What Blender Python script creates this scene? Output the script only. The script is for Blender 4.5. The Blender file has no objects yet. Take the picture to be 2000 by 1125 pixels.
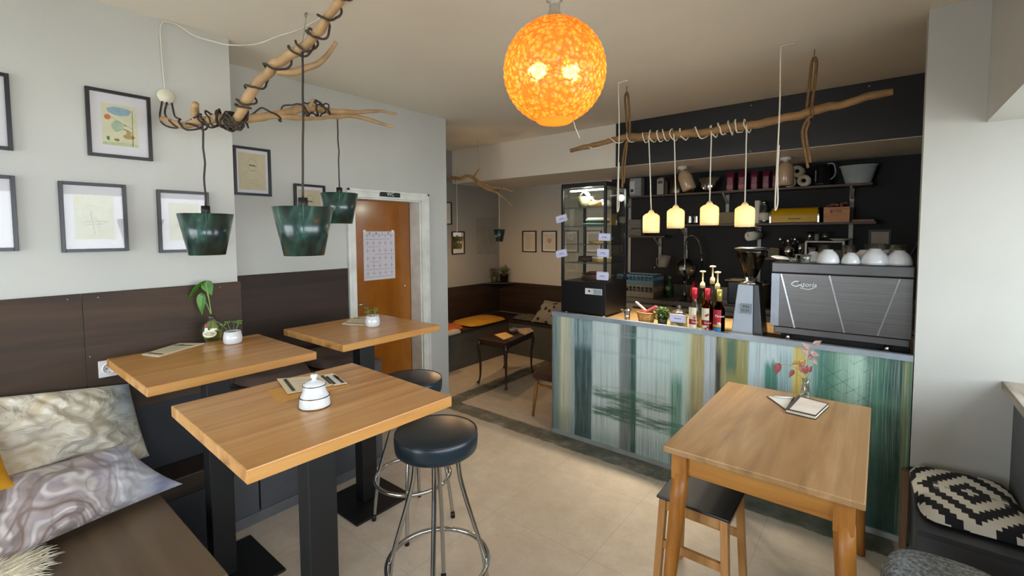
import bpy, math, random
from mathutils import Vector, Matrix, noise
random.seed(7)
PI = math.pi
scene = bpy.context.scene
COL = scene.collection
# ------------------------------------------------------------------ camera
F, Y0, YAW, PIT, ROL, CH = 897.8174, 504.1465, .6759, .0544, -.0049, 1.6
_cy, _sy = math.cos(YAW), math.sin(YAW)
FW = Vector((-_sy*math.cos(PIT), _cy*math.cos(PIT), -math.sin(PIT)))
_rt = Vector((_cy, _sy, 0)); _up = _rt.cross(FW)
RT = _rt*math.cos(ROL)+_up*math.sin(ROL); UP = _up*math.cos(ROL)-_rt*math.sin(ROL)
CAM = Vector((0, 0, CH))
def ray(x, y): return FW+RT*((x-1000)/F)-UP*((y-Y0)/F)
def at_z(x, y, z): d = ray(x, y); return CAM+d*((z-CH)/d.z)
def at_x(x, y, X): d = ray(x, y); return CAM+d*(X/d.x)
def at_y(x, y, Y): d = ray(x, y); return CAM+d*(Y/d.y)
def at_d(x, y, D): return CAM+ray(x, y)*D
cd = bpy.data.cameras.new('camera'); cam = bpy.data.objects.new('camera', cd); COL.objects.link(cam)
cd.sensor_width = 36; cd.lens = F/2000*36; cd.shift_y = -(562.5-Y0)/2000; cd.clip_start = .02
M = Matrix.Identity(4)
for i in range(3): M[i][0], M[i][1], M[i][2], M[i][3] = RT[i], UP[i], -FW[i], CAM[i]
cam.matrix_world = M; scene.camera = cam
# ------------------------------------------------------------------ materials
def lin(h):
    if not isinstance(h, str): return h if len(h) == 4 else (*h, 1)
    h = h.lstrip('#'); r = []
    for i in (0, 2, 4):
        c = int(h[i:i+2], 16)/255; r.append(c/12.92 if c <= .04045 else ((c+.055)/1.055)**2.4)
    return (*r, 1)
class NT:
    def __init__(s, name):
        s.m = bpy.data.materials.new(name); s.m.use_nodes = True; s.t = s.m.node_tree; s.n = s.t.nodes; s.L = s.t.links
        s.n.clear(); s.out = s.n.new('ShaderNodeOutputMaterial'); s.b = s.n.new('ShaderNodeBsdfPrincipled')
        s.L.new(s.b.outputs[0], s.out.inputs[0]); s.tc = s.n.new('ShaderNodeTexCoord')
    def put(s, sock, v):
        if isinstance(v, (int, float)): sock.default_value = v
        elif isinstance(v, (tuple, str)): sock.default_value = lin(v) if sock.type == 'RGBA' else v
        else: s.L.new(v, sock)
    def co(s, sc=(1, 1, 1), rot=(0, 0, 0), loc=(0, 0, 0), src='Object'):
        m = s.n.new('ShaderNodeMapping'); m.inputs['Scale'].default_value = sc; m.inputs['Rotation'].default_value = rot; m.inputs['Location'].default_value = loc
        s.L.new(s.tc.outputs[src], m.inputs[0]); return m.outputs[0]
    def noise(s, vec, scale, detail=3, rough=.5, dist=0):
        n = s.n.new('ShaderNodeTexNoise'); s.L.new(vec, n.inputs['Vector']); n.inputs['Scale'].default_value = scale
        n.inputs['Detail'].default_value = detail; n.inputs['Roughness'].default_value = rough; n.inputs['Distortion'].default_value = dist
        return n.outputs[0]
    def voro(s, vec, scale, feat='F1'):
        n = s.n.new('ShaderNodeTexVoronoi'); n.feature = feat; s.L.new(vec, n.inputs['Vector']); n.inputs['Scale'].default_value = scale; return n.outputs[0]
    def ramp(s, f, stops, mode='LINEAR'):
        r = s.n.new('ShaderNodeValToRGB'); r.color_ramp.interpolation = mode; e = r.color_ramp.elements
        while len(e) < len(stops): e.new(.5)
        for i, (p, c) in enumerate(sorted(stops, key=lambda q: q[0])): e[i].position = p; e[i].color = lin(c)
        s.put(r.inputs[0], f); return r.outputs[0]
    def mix(s, f, a, b, mode='MIX'):
        m = s.n.new('ShaderNodeMix'); m.data_type = 'RGBA'; m.blend_type = mode
        s.put(m.inputs[0], f); s.put(m.inputs[6], a); s.put(m.inputs[7], b); return m.outputs[2]
    def math(s, op, a, b=0., c=0.):
        m = s.n.new('ShaderNodeMath'); m.operation = op; s.put(m.inputs[0], a); s.put(m.inputs[1], b); s.put(m.inputs[2], c); return m.outputs[0]
    def band(s, v, a, b, soft=.01):      # 1 between a and b
        def st(lo, hi):
            r = s.n.new('ShaderNodeMapRange'); r.inputs[1].default_value = lo; r.inputs[2].default_value = hi; s.put(r.inputs[0], v); return r.outputs[0]
        return s.math('MULTIPLY', st(a-soft, a+soft), s.math('SUBTRACT', 1., st(b-soft, b+soft)))
    def xyz(s, vec):
        n = s.n.new('ShaderNodeSeparateXYZ'); s.L.new(vec, n.inputs[0]); return n.outputs
    def bump(s, h, strength=.3, dist=.01):
        b = s.n.new('ShaderNodeBump'); b.inputs['Strength'].default_value = strength; b.inputs['Distance'].default_value = dist
        s.L.new(h, b.inputs['Height']); s.L.new(b.outputs[0], s.b.inputs['Normal'])
    def set(s, **k):
        for a, v in k.items(): s.put(s.b.inputs[a.replace('_', ' ')], v)
        return s.m
_mc = {}
def pm(col, rough=.5, metal=0., var=.12, scale=8., bump=0., bscale=60., name=None, **k):
    key = (col, rough, metal, var, scale, bump, bscale, tuple(sorted(k.items())))
    if key in _mc: return _mc[key]
    t = NT(name or 'surface'); c = lin(col)
    co = t.co(); n = t.noise(co, scale, 4)
    a = tuple(min(1, x*(1-var)) for x in c[:3]); b = tuple(min(1, x*(1+var)) for x in c[:3])
    t.put(t.b.inputs['Base Color'], t.ramp(n, [(.3, a), (.7, b)]))
    t.set(Roughness=rough, Metallic=metal, **k)
    if bump: t.bump(t.noise(co, bscale, 3), bump, .004)
    _mc[key] = t.m; return t.m
def wood(c1, c2, c3, scale=1., axis='Y', rough=.38, planks=0, plank_axis='X', bump=.05, var=.5, coat=0., knots=0):
    t = NT('wood'); i = 'XYZ'.index(axis); sc = [14*scale]*3; sc[i] = 1.1*scale
    co = t.co(tuple(sc)); n = t.noise(co, 1.2, 5, .6, 1.1); co2 = t.co(tuple(9*x for x in sc)); n2 = t.noise(co2, 1.3, 3, .6)
    base = t.ramp(n, [(.32, c3), (.47, c2), (.68, c1)])
    if knots:
        kn = t.noise(t.co(tuple(v*(.55 if i_ != i else 3.5) for i_, v in enumerate(sc)), loc=(7, 3, 1)), .55, 3, .6, .5); base = t.mix(t.math('MULTIPLY', t.ramp(kn, [(.66, (0, 0, 0)), (.74, (1, 1, 1))]), .75), base, tuple(x*.5 for x in lin(c3)[:3]))
    col = t.mix(t.math('MULTIPLY', n2, .22), base, c3)
    if planks:
        p = t.xyz(t.co())['XYZ'.index(plank_axis)]; fl = t.math('FLOOR', t.math('MULTIPLY', p, planks))
        w = t.n.new('ShaderNodeTexWhiteNoise'); w.noise_dimensions = '1D'; t.put(w.inputs['W'], fl)
        col = t.mix(t.math('MULTIPLY', w.outputs[0], var), col, c2)
        fr = t.math('FRACT', t.math('MULTIPLY', p, planks)); col = t.mix(t.math('MULTIPLY', t.band(fr, -.5, .012, .008), .5), col, c3)
    t.put(t.b.inputs['Base Color'], col); t.set(Roughness=rough, Coat_Weight=coat)
    if bump: t.bump(n2, bump, .002)
    return t.m
def glass(col='#ffffff', rough=.02, amount=.08, tint=None):
    """clear glazing: mostly lets light through, mirrors a little at grazing angles"""
    m = bpy.data.materials.new('clear_glass'); m.use_nodes = True; n = m.node_tree.nodes; L = m.node_tree.links; n.clear()
    o = n.new('ShaderNodeOutputMaterial'); mx = n.new('ShaderNodeMixShader'); tr = n.new('ShaderNodeBsdfTransparent'); g = n.new('ShaderNodeBsdfGlossy')
    fr = n.new('ShaderNodeLayerWeight'); fr.inputs[0].default_value = .35
    ma = n.new('ShaderNodeMath'); ma.operation = 'MULTIPLY_ADD'; ma.inputs[1].default_value = .4; ma.inputs[2].default_value = amount
    L.new(fr.outputs['Fresnel'], ma.inputs[0]); L.new(ma.outputs[0], mx.inputs[0]); tr.inputs[0].default_value = lin(tint or col); g.inputs[0].default_value = lin(col); g.inputs[1].default_value = rough
    L.new(tr.outputs[0], mx.inputs[1]); L.new(g.outputs[0], mx.inputs[2]); L.new(mx.outputs[0], o.inputs[0]); return m
def emit(col, s):
    m = bpy.data.materials.new('lamp_glow'); m.use_nodes = True; n = m.node_tree.nodes; n.clear()
    o = n.new('ShaderNodeOutputMaterial'); e = n.new('ShaderNodeEmission'); e.inputs[0].default_value = lin(col); e.inputs[1].default_value = s
    m.node_tree.links.new(e.outputs[0], o.inputs[0]); return m
# ------------------------------------------------------------------ mesh builder
class MB:
    def __init__(s): s.v = []; s.f = []; s.mi = []; s.sm = []; s.cur = 0
    def _add(s, vs, fs, smooth=False):
        o = len(s.v); s.v += [Vector(v) for v in vs]
        for f in fs: s.f.append([i+o for i in f]); s.mi.append(s.cur); s.sm.append(smooth)
        return s
    def mat(s, i): s.cur = i; return s
    def box(s, a, b):
        x0, y0, z0 = (min(a[i], b[i]) for i in range(3)); x1, y1, z1 = (max(a[i], b[i]) for i in range(3))
        return s._add([(x0, y0, z0), (x1, y0, z0), (x1, y1, z0), (x0, y1, z0), (x0, y0, z1), (x1, y0, z1), (x1, y1, z1), (x0, y1, z1)],
                      [(0, 3, 2, 1), (4, 5, 6, 7), (0, 1, 5, 4), (1, 2, 6, 5), (2, 3, 7, 6), (3, 0, 4, 7)])
    def obox(s, c, ax, ay, az, hx, hy, hz):
        c = Vector(c); ax, ay, az = (Vector(a).normalized() for a in (ax, ay, az)); o = len(s.v)
        vs = [c+ax*(i*hx)+ay*(j*hy)+az*(k*hz) for k in (-1, 1) for (i, j) in ((-1, -1), (1, -1), (1, 1), (-1, 1))]
        fs = [(0, 3, 2, 1), (4, 5, 6, 7), (0, 1, 5, 4), (1, 2, 6, 5), (2, 3, 7, 6), (3, 0, 4, 7)]
        if ax.cross(ay).dot(az) < 0: fs = [tuple(reversed(f)) for f in fs]
        return s._add(vs, fs)
    def beam(s, a, b, w, h, up=(0, 0, 1), w2=None, h2=None):
        a, b = Vector(a), Vector(b); d = (b-a).normalized(); x = d.cross(Vector(up))
        if x.length < 1e-4: x = d.cross(Vector((1, 0, 0)))
        x.normalize(); y = x.cross(d).normalized(); w2 = w2 or w; h2 = h2 or h
        vs = [p+x*(i*ww/2)+y*(j*hh/2) for p, ww, hh in ((a, w, h), (b, w2, h2)) for (i, j) in ((-1, -1), (1, -1), (1, 1), (-1, 1))]
        return s._add(vs, [(0, 1, 2, 3), (7, 6, 5, 4), (0, 4, 5, 1), (1, 5, 6, 2), (2, 6, 7, 3), (3, 7, 4, 0)])
    def prism(s, poly, ext):
        n = len(poly); e = Vector(ext); vs = [Vector(p) for p in poly]; vs += [p+e for p in vs]
        nrm = sum(((vs[i]-vs[0]).cross(vs[(i+1) % n]-vs[0]) for i in range(n)), Vector())
        fs = [tuple(reversed(range(n))), tuple(range(n, 2*n))]+[(i, (i+1) % n, (i+1) % n+n, i+n) for i in range(n)]
        if nrm.dot(e) < 0: fs = [tuple(reversed(f)) for f in fs]
        return s._add(vs, fs)
    def poly(s, pts, smooth=False): return s._add(pts, [tuple(range(len(pts)))], smooth)
    def lathe(s, prof, c=(0, 0, 0), seg=32, axis=(0, 0, 1), close=False, sx=1., sy=1., smooth=True):
        c = Vector(c); q = Vector((0, 0, 1)).rotation_difference(Vector(axis).normalized()); vs = []; fs = []; n = len(prof)
        for r, z in prof:
            for k in range(seg):
                a = 2*PI*k/seg; vs.append(c+q @ Vector((r*math.cos(a)*sx, r*math.sin(a)*sy, z)))
        m = n if close else n-1
        for i in range(m):
            j = (i+1) % n
            for k in range(seg): k2 = (k+1) % seg; fs.append((i*seg+k, i*seg+k2, j*seg+k2, j*seg+k))
        if not close:
            if prof[0][0] > 1e-5: fs.append(tuple(reversed(range(seg))))
            if prof[-1][0] > 1e-5: fs.append(tuple(range((n-1)*seg, n*seg)))
        return s._add(vs, fs, smooth)
    def shell(s, prof, c=(0, 0, 0), th=.003, **k):     # open vessel or shade with thickness
        inner = [(max(r-th, 0.0005), z) for r, z in reversed(prof)]
        return s.lathe(list(prof)+inner, c, close=True, **k)
    def cyl(s, a, b, r, seg=16, r2=None):
        a, b = Vector(a), Vector(b); return s.lathe([(r, 0), (r if r2 is None else r2, (b-a).length)], a, seg, b-a)
    def sphere(s, c, r, seg=20, rings=12, sx=1, sy=1, sz=1):
        return s.lathe([(max(1e-5, r*math.sin(PI*i/rings)), -r*sz*math.cos(PI*i/rings)) for i in range(rings+1)], c, seg, sx=sx, sy=sy)
    def tube(s, pts, r, seg=8, closed=False, caps=True):
        pts = [Vector(p) for p in pts]; n = len(pts); R = r if isinstance(r, (list, tuple)) else [r]*n; vs = []; fs = []
        t0 = (pts[1]-pts[0]).normalized(); x = t0.orthogonal().normalized()
        for i, p in enumerate(pts):
            if closed: t = (pts[(i+1) % n]-pts[i-1]).normalized()
            else: t = (pts[min(i+1, n-1)]-pts[max(i-1, 0)]).normalized()
            x = (x-t*x.dot(t)); x = x.normalized() if x.length > 1e-6 else t.orthogonal().normalized()
            y = t.cross(x)
            for k in range(seg): a = 2*PI*k/seg; vs.append(p+(x*math.cos(a)+y*math.sin(a))*R[i])
        for i in range(n if closed else n-1):
            j = (i+1) % n
            for k in range(seg): k2 = (k+1) % seg; fs.append((i*seg+k, i*seg+k2, j*seg+k2, j*seg+k))
        if caps and not closed: fs += [tuple(reversed(range(seg))), tuple(range((n-1)*seg, n*seg))]
        return s._add(vs, fs, True)
    def grid(s, fn, nu, nv, smooth=True, wrapu=False):
        vs = [fn(i/nu, j/nv) for j in range(nv+1) for i in range(nu+1)]
        fs = [(j*(nu+1)+i, j*(nu+1)+i+1, (j+1)*(nu+1)+i+1, (j+1)*(nu+1)+i) for j in range(nv) for i in range(nu)]
        return s._add(vs, fs, smooth)
    def ribbon(s, pts, w, nrm):
        pts = [Vector(p) for p in pts]; nrm = Vector(nrm); L = []; n = len(pts)
        for i, p in enumerate(pts):
            t = pts[min(i+1, n-1)]-pts[max(i-1, 0)]; q = t.cross(nrm); q = q.normalized()*w/2 if q.length > 1e-9 else Vector(); L += [p-q, p+q]
        return s._add(L, [(2*i, 2*i+1, 2*i+3, 2*i+2) for i in range(n-1)])
    def build(s, name, mats, parent=None, bevel=0, sub=0, origin=None, seg=2, solid=0, kind=None, tag_=None):
        if not isinstance(mats, (list, tuple)): mats = [mats]
        if origin is None:
            if parent is not None: origin = root(parent).location.copy()
            else:
                lo = [min(v[i] for v in s.v) for i in range(3)]; hi = [max(v[i] for v in s.v) for i in range(3)]
                origin = Vector(((lo[0]+hi[0])/2, (lo[1]+hi[1])/2, lo[2]))
        origin = Vector(origin)
        me = bpy.data.meshes.new(name); me.from_pydata([v-origin for v in s.v], [], s.f); me.update()
        for m in mats: me.materials.append(m)
        for p, mi, sm in zip(me.polygons, s.mi, s.sm): p.material_index = min(mi, len(mats)-1); p.use_smooth = sm
        o = bpy.data.objects.new(name, me); COL.objects.link(o)
        if parent is not None: o.parent = parent; o.location = (0, 0, 0)
        else: o.location = origin
        if solid: q = o.modifiers.new('solid', 'SOLIDIFY'); q.thickness = solid; q.offset = 0
        if bevel: q = o.modifiers.new('bevel', 'BEVEL'); q.width = bevel; q.segments = seg; q.limit_method = 'ANGLE'; q.angle_limit = .6; q.harden_normals = False
        if sub: q = o.modifiers.new('sub', 'SUBSURF'); q.levels = sub; q.render_levels = sub
        if kind: o['kind'] = kind
        return o
def root(o):
    while o.parent: o = o.parent
    return o
def tag(o, label, cat, group=None, kind=None):
    o['label'] = label; o['category'] = cat
    if group: o['group'] = group
    if kind: o['kind'] = kind
    return o
def thing(name, label, cat, loc, group=None):
    o = bpy.data.objects.new(name, None); COL.objects.link(o); o.location = loc; o.empty_display_size = .05
    return tag(o, label, cat, group)
def dup(r, loc, rotz=0, label=None, group=None, scale=None):
    n = r.copy(); COL.objects.link(n); n.location = loc; n.rotation_euler = (0, 0, rotz)
    if scale: n.scale = scale
    if label: n['label'] = label
    if group: n['group'] = group
    for ch in list(r.children):
        c = ch.copy(); COL.objects.link(c); c.parent = n
        for g in list(ch.children):
            d = g.copy(); COL.objects.link(d); d.parent = c
    return n
def words(txt, size, pos, right, up, m, parent, name='lettering', depth=.0006, align='CENTER', shear=0., label=None):
    cu = bpy.data.curves.new('t', 'FONT'); cu.body = txt; cu.size = size; cu.extrude = depth/2; cu.align_x = align; cu.align_y = 'CENTER'; cu.shear = shear; cu.resolution_u = 3
    ob = bpy.data.objects.new('t', cu); COL.objects.link(ob); dg = bpy.context.evaluated_depsgraph_get(); dg.update()
    me = bpy.data.meshes.new_from_object(ob.evaluated_get(dg)); bpy.data.objects.remove(ob)
    R, U = Vector(right).normalized(), Vector(up).normalized(); N = R.cross(U); P = Vector(pos); O = root(parent).location
    for v in me.vertices: c = v.co.copy(); v.co = P+R*c.x+U*c.y+N*c.z-O
    me.materials.clear(); me.materials.append(m); me.name = name
    o = bpy.data.objects.new(name, me); COL.objects.link(o); o.parent = parent; o.location = (0, 0, 0)
    if label: o['label'] = label
    return o
def bez(pts, n=8):       # catmull-rom through points
    P = [Vector(p) for p in pts]; P = [P[0]*2-P[1]]+P+[P[-1]*2-P[-2]]; out = []
    for i in range(1, len(P)-2):
        for k in range(n):
            t = k/n; a, b, c, d = P[i-1:i+3]
            out.append(.5*((2*b)+(c-a)*t+(2*a-5*b+4*c-d)*t*t+(3*b-a-3*c+d)*t**3))
    return out+[P[-2]]
XA, YA, ZA = Vector((1, 0, 0)), Vector((0, 1, 0)), Vector((0, 0, 1))
# measured planes of the room (metres)
H = 2.665; XL = -2.817; YL = 1.043; XD = -3.205; YE = 3.015; YC = 3.035; XC0 = -2.014; XC1 = .146; HC = .975
YB = 4.216; ZB = 2.243; YK = 5.15; XA0 = -4.37; XP = .15; ZP = 1.336
def kx(px, Y): return at_y(px, 460, Y).x
# ------------------------------------------------------------------ room
def wallmat(c, var=.05, bump=.12):
    t = NT('plaster'); co = t.co(); n = t.noise(co, 1.7, 4); cc = lin(c)
    t.put(t.b.inputs['Base Color'], t.ramp(n, [(.3, tuple(x*(1-var) for x in cc[:3])), (.7, tuple(min(1, x*(1+var)) for x in cc[:3]))]))
    t.set(Roughness=.75); t.bump(t.noise(co, 130, 4), bump, .003); return t.m
WHITE = wallmat('#bdbeb8'); CEIL = wallmat('#e6e0d2', .03); GREY = wallmat('#8a8a87'); ALC = wallmat('#b3b1a8'); BLACK = wallmat('#1b1d20', .2, .2); SLATE = wallmat('#3c4046', .08)
def struct(name, mb, m, **k): return mb.build(name, m, kind='structure', **k)
# floor: pale screed tiles with two dark strips where walls once stood
t = NT('screed_floor'); co = t.co(); X, Y, Z = t.xyz(co)
n1 = t.noise(co, 1.3, 5, .6); n2 = t.noise(co, 9, 6, .7); n3 = t.noise(co, 45, 3, .6)
col = t.ramp(n1, [(.3, '#b9ac9b'), (.7, '#cfc3b2')]); col = t.mix(t.math('MULTIPLY', t.ramp(n2, [(.35, (0, 0, 0)), (.75, (1, 1, 1))]), .5), col, '#a59680')
col = t.mix(t.math('MULTIPLY', t.ramp(n3, [(.55, (0, 0, 0)), (.75, (1, 1, 1))]), .2), col, '#837a70')
def joints(v, off, size):
    f = t.math('FRACT', t.math('DIVIDE', t.math('SUBTRACT', v, off), size)); return t.band(f, .0, .007, .003)
jx = at_z(1454, 1123, 0).x; jy = at_z(1545, 1090, 0).y
j = t.math('MAXIMUM', joints(X, jx, .62), joints(Y, jy, .62)); col = t.mix(t.math('MULTIPLY', j, .3), col, '#6a6560')
yw = t.math('ADD', Y, t.math('MULTIPLY', t.math('SUBTRACT', n2, .5), .06)); xw = t.math('ADD', X, t.math('MULTIPLY', t.math('SUBTRACT', n2, .5), .06))
s1 = t.math('MULTIPLY', t.band(yw, 2.85, 3.03, .008), t.band(xw, -3.3, .1, .01)); s2 = t.math('MULTIPLY', t.band(xw, -3.24, -3.06, .01), t.band(yw, 2.9, 4.75, .01))
strip = t.ramp(t.noise(co, 5, 6, .7), [(.35, '#48493f'), (.52, '#68685b'), (.68, '#96928a')])
col = t.mix(t.math('MAXIMUM', s1, s2), col, strip)
t.put(t.b.inputs['Base Color'], col); t.put(t.b.inputs['Roughness'], t.ramp(n2, [(.3, (.38,)*3), (.7, (.6,)*3)])); t.bump(n3, .15, .002)
XR = 1.0; YBK = -1.7
struct('floor', MB().box((-4.6, YBK-.2, -.1), (XR+.3, YK+.3, 0)), t.m, origin=(0, 0, 0))
struct('ceiling', MB().box((-4.6, YBK-.2, H), (XR+.3, YK+.3, H+.12)), CEIL, origin=(0, 0, 0))
# left wall: white above, dark stained boards below
struct('wall_left', MB().box((-3.5, YBK, 0), (XL, YL, H)), WHITE, origin=(0, 0, 0))
WD = wood('#493522', '#382719', '#231810', .4, 'Y', .68, bump=.08)
mb = MB(); seam = at_x(163, 640, XL+.012).y
for a, b in ((YBK, seam-.0015), (seam+.0015, YL+.012)): mb.box((XL, a, .76), (XL+.014, b, ZP))
struct('trim_1', mb, WD, bevel=.001)
struct('trim_2', MB().box((XL, YBK, 0), (XL+.006, YL+.004, .76)), pm('#23262b', .6, name='slate_board'))
scr = MB()
for px, py in ((132, 585), (192, 581), (176, 697), (430, 561)): p = at_x(px, py, XL+.014); scr.lathe([(.004, 0), (.003, .001)], p, 10, XA)
# wall with the toilet door
dy0, dy1, dz = 2.035, 2.70, 1.888
mb = MB().box((-4.6, YL, 0), (XD, dy0, H)).box((-4.6, dy1, 0), (XD, YE, H)).box((-4.6, dy0, dz), (XD, dy1, H)).box((-4.6, dy0, 0), (XD-.5, dy1, dz))
struct('wall_door_side', mb, WHITE, origin=(0, 0, 0))
struct('trim_3', MB().box((XD, YL, .55), (XD+.014, dy0-.075, ZP)), wood('#3b281b', '#2c1d13', '#1a110b', .4, 'Y', .68, bump=.08), bevel=.001)
DFR = pm('#d9dad2', .35, name='white_gloss_paint')
mb = MB(); fz = at_x(836, 379.5, XD+.015).z; fy1 = at_x(836, 379.5, XD+.015).y; fy0 = 1.965
mb.box((XD, fy0, 0), (XD+.018, dy0, dz)).box((XD, dy1, 0), (XD+.018, fy1, dz)).box((XD, fy0, dz), (XD+.018, fy1, fz))
mb.box((XD+.018, fy1-.02, 0), (XD+.03, fy1, fz)).box((XD+.018, fy0, 0), (XD+.03, fy0+.02, fz)).box((XD+.018, fy0, fz-.02), (XD+.03, fy1, fz))
mb.box((XD-.14, dy1-.012, 0), (XD, dy1, dz)).box((XD-.14, dy0, 0), (XD, dy0+.012, dz)).box((XD-.14, dy0, dz-.012), (XD, dy1, dz))
struct('trim_4', mb, DFR, bevel=.002)
struct('baseboard_door_side', MB().box((XD, fy1, 0), (XD+.012, YE, .05)), DFR)
t = NT('varnished_door'); co = t.co((16, 2, 1.0)); n = t.noise(co, 1.5, 5, .6, .6)
t.put(t.b.inputs['Base Color'], t.ramp(n, [(.3, '#7d4510'), (.7, '#a3631a')])); t.set(Roughness=.22, Coat_Weight=.4, Coat_Roughness=.15); t.bump(t.noise(t.co((1, 1, 1)), 4, 2), .15, .01)
door = struct('door_1', MB().box((XD-.185, dy0+.012, .008), (XD-.145, dy1-.012, dz-.012)), t.m, bevel=.002)
hp = at_x(697, 595, XD-.12)
hm = pm('#c8c8c4', .25, 1.)
hb = MB().lathe([(.018, 0), (.018, .006)], (XD-.145, hp.y, hp.z), 20, XA).cyl((XD-.145, hp.y, hp.z), (XD-.10, hp.y, hp.z), .007).tube([(XD-.10, hp.y-.002, hp.z), (XD-.095, hp.y+.03, hp.z), (XD-.095, hp.y+.075, hp.z)], .007)
hb.build('door_handle', hm, door, origin=door.location)
lk = at_x(791, 558, XD-.145); MB().lathe([(.011, 0), (.011, .004), (.006, .005)], (XD-.145, lk.y, lk.z), 20, XA).build('door_lock', hm, door, origin=door.location)
# alcove and kitchen walls, beam
yk0 = YK
xs = kx(1194, YK)
struct('wall_alcove_left', MB().box((XA0-.2, YE, 0), (XA0, YK+.2, H)), GREY, origin=(0, 0, 0))
struct('wall_alcove_back', MB().box((XA0, YK, 0), (xs, YK+.15, H)), ALC, origin=(0, 0, 0))
struct('wall_kitchen_back', MB().box((xs, YK, 0), (XR+.2, YK+.15, H)), BLACK, origin=(0, 0, 0))
bx = at_y(1204, 290, YB).x
struct('trim_5', MB().box((XA0, YB, ZB), (XR, YK, H)), CEIL, origin=(0, 0, 0))
bp = struct('trim_6', MB().box((bx, YB-.012, ZB+.004), (XR, YB, H)), pm('#121417', .45, bump=.1, name='black_board'), bevel=.001)
mb = MB()
for px, py in ((1467, 206), (1466, 295), (1698, 168)): mb.lathe([(.007, 0), (.006, .002)], at_y(px, py, YB-.012), 12, -YA)
o = mb.build('screw_head', pm('#9a9a98', .3, 1.), bp, origin=bp.location)
# partition at the right of the counter, window wall
struct('wall_partition', MB().box((XP, YC, 0), (XR, YC+.13, H)), WHITE, origin=(0, 0, 0))
struct('wall_kitchen_right', MB().box((XR, YC+.13, 0), (XR+.2, YK, H)), BLACK, origin=(0, 0, 0))
lint = at_y(1926.5, 239, YC); xw0 = .496; sz = .905
struct('trim_7', MB().box((lint.x, YBK, lint.z), (XR+.2, YC, H)), WHITE, origin=(0, 0, 0))
struct('wall_right', MB().box((xw0, YBK, 0), (XR+.2, YC, sz-.035)), pm('#55585e', .55, bump=.05, name='grey_board'), origin=(0, 0, 0))
SILL = wood('#b9b1a2', '#9d9484', '#7f7667', .8, 'Y', .5)
struct('trim_8', MB().box((.455, YBK, sz-.035), (XR, YC-.001, sz+.005)), SILL, bevel=.003, origin=(.5, 0, 0))
WF = pm('#e3e5e4', .35, name='window_frame_white'); PANE = glass(amount=.02)
def window(name, x, y0, y1, z0, z1, alongx=False, n=3):
    mb = MB(); g = MB()
    def B(a, b, c, d, lo, hi, th=.03):
        if alongx: mb_.box((a, x-th, lo), (b, x+th, hi))
        else: mb_.box((x-th, a, lo), (x+th, b, hi))
    mb_ = mb
    for k in range(n+1): c = y0+(y1-y0)*k/n; B(c-.03, c+.03, 0, 0, z0, z1)
    for z in (z0+.03, z1-.03): B(y0, y1, 0, 0, z-.03, z+.03)
    o = struct(name, mb, WF, bevel=.003); mb_ = g
    B(y0, y1, 0, 0, z0, z1, .003); gg = g.build('window_pane', PANE, o, origin=o.location); return o
window('window_1', XR+.1, YBK, YC, sz, lint.z)
# wall behind the camera with a shop window
struct('wall_back', MB().box((-3.5, YBK-.2, 0), (-3.1, YBK, H)).box((-.9, YBK-.2, 0), (XR+.2, YBK, H)).box((-3.1, YBK-.2, 2.25), (-.9, YBK, H)).box((-3.1, YBK-.2, 0), (-.9, YBK, .35)), WHITE, origin=(0, 0, 0))
window('window_2', YBK-.1, -3.1, -.9, .35, 2.25, True)
# outside the windows: pavement
struct('trim_9', MB().box((XR+.5, -9, -.25), (9, 9, -.15)).box((-9, -9, -.25), (XR+.5, YBK-.3, -.15)), pm('#c9c2b5', .9, name='pavement'))
# ------------------------------------------------------------------ bar tables
o1 = [o for o in bpy.data.objects if o.name == 'trim_1'][0]
scr.build('screw_head', pm('#8a7f74', .4, .8), o1, origin=o1.location)
OAK = wood('#d6a869', '#bf8a4b', '#85592c', .7, 'Y', .3, planks=9, var=.6, coat=.12, knots=1)
BLK = pm('#08090a', .5, .0, name='black_powder_coat', bump=.05, bscale=300)
def bar_table(cx, cy, rot, label, w=.63, l=.64, plate=.4):
    T = thing('bar_table', label, 'table', (cx, cy, 0), 'high oak bar tables')
    z = 1.05; th = .036
    MB().box((cx-w/2, cy-l/2, z-th), (cx+w/2, cy+l/2, z)).build('tabletop', OAK, T, bevel=.003)
    MB().box((cx-.04, cy-.048, .012), (cx+.04, cy+.048, z-th-.006)).build('column', BLK, T, bevel=.004)
    MB().box((cx-.16, cy-.16, z-th-.006), (cx+.16, cy+.16, z-th)).build('mounting_plate', BLK, T)
    MB().box((cx-plate/2, cy-plate/2, 0), (cx+plate/2, cy+plate/2, .012)).build('base_plate', BLK, T, bevel=.003)
    T.rotation_euler.z = rot; return T
bar_table(-1.443, .755, -.03, 'high square oak bar table nearest the camera, white sugar bowl on it')
bar_table(-2.36, .765, 0, 'high square oak bar table by the wall carrying the glass bottle vase')
bar_table(-2.375, 1.55, 0, 'high square oak bar table in front of the WC door', plate=.38)
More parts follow.
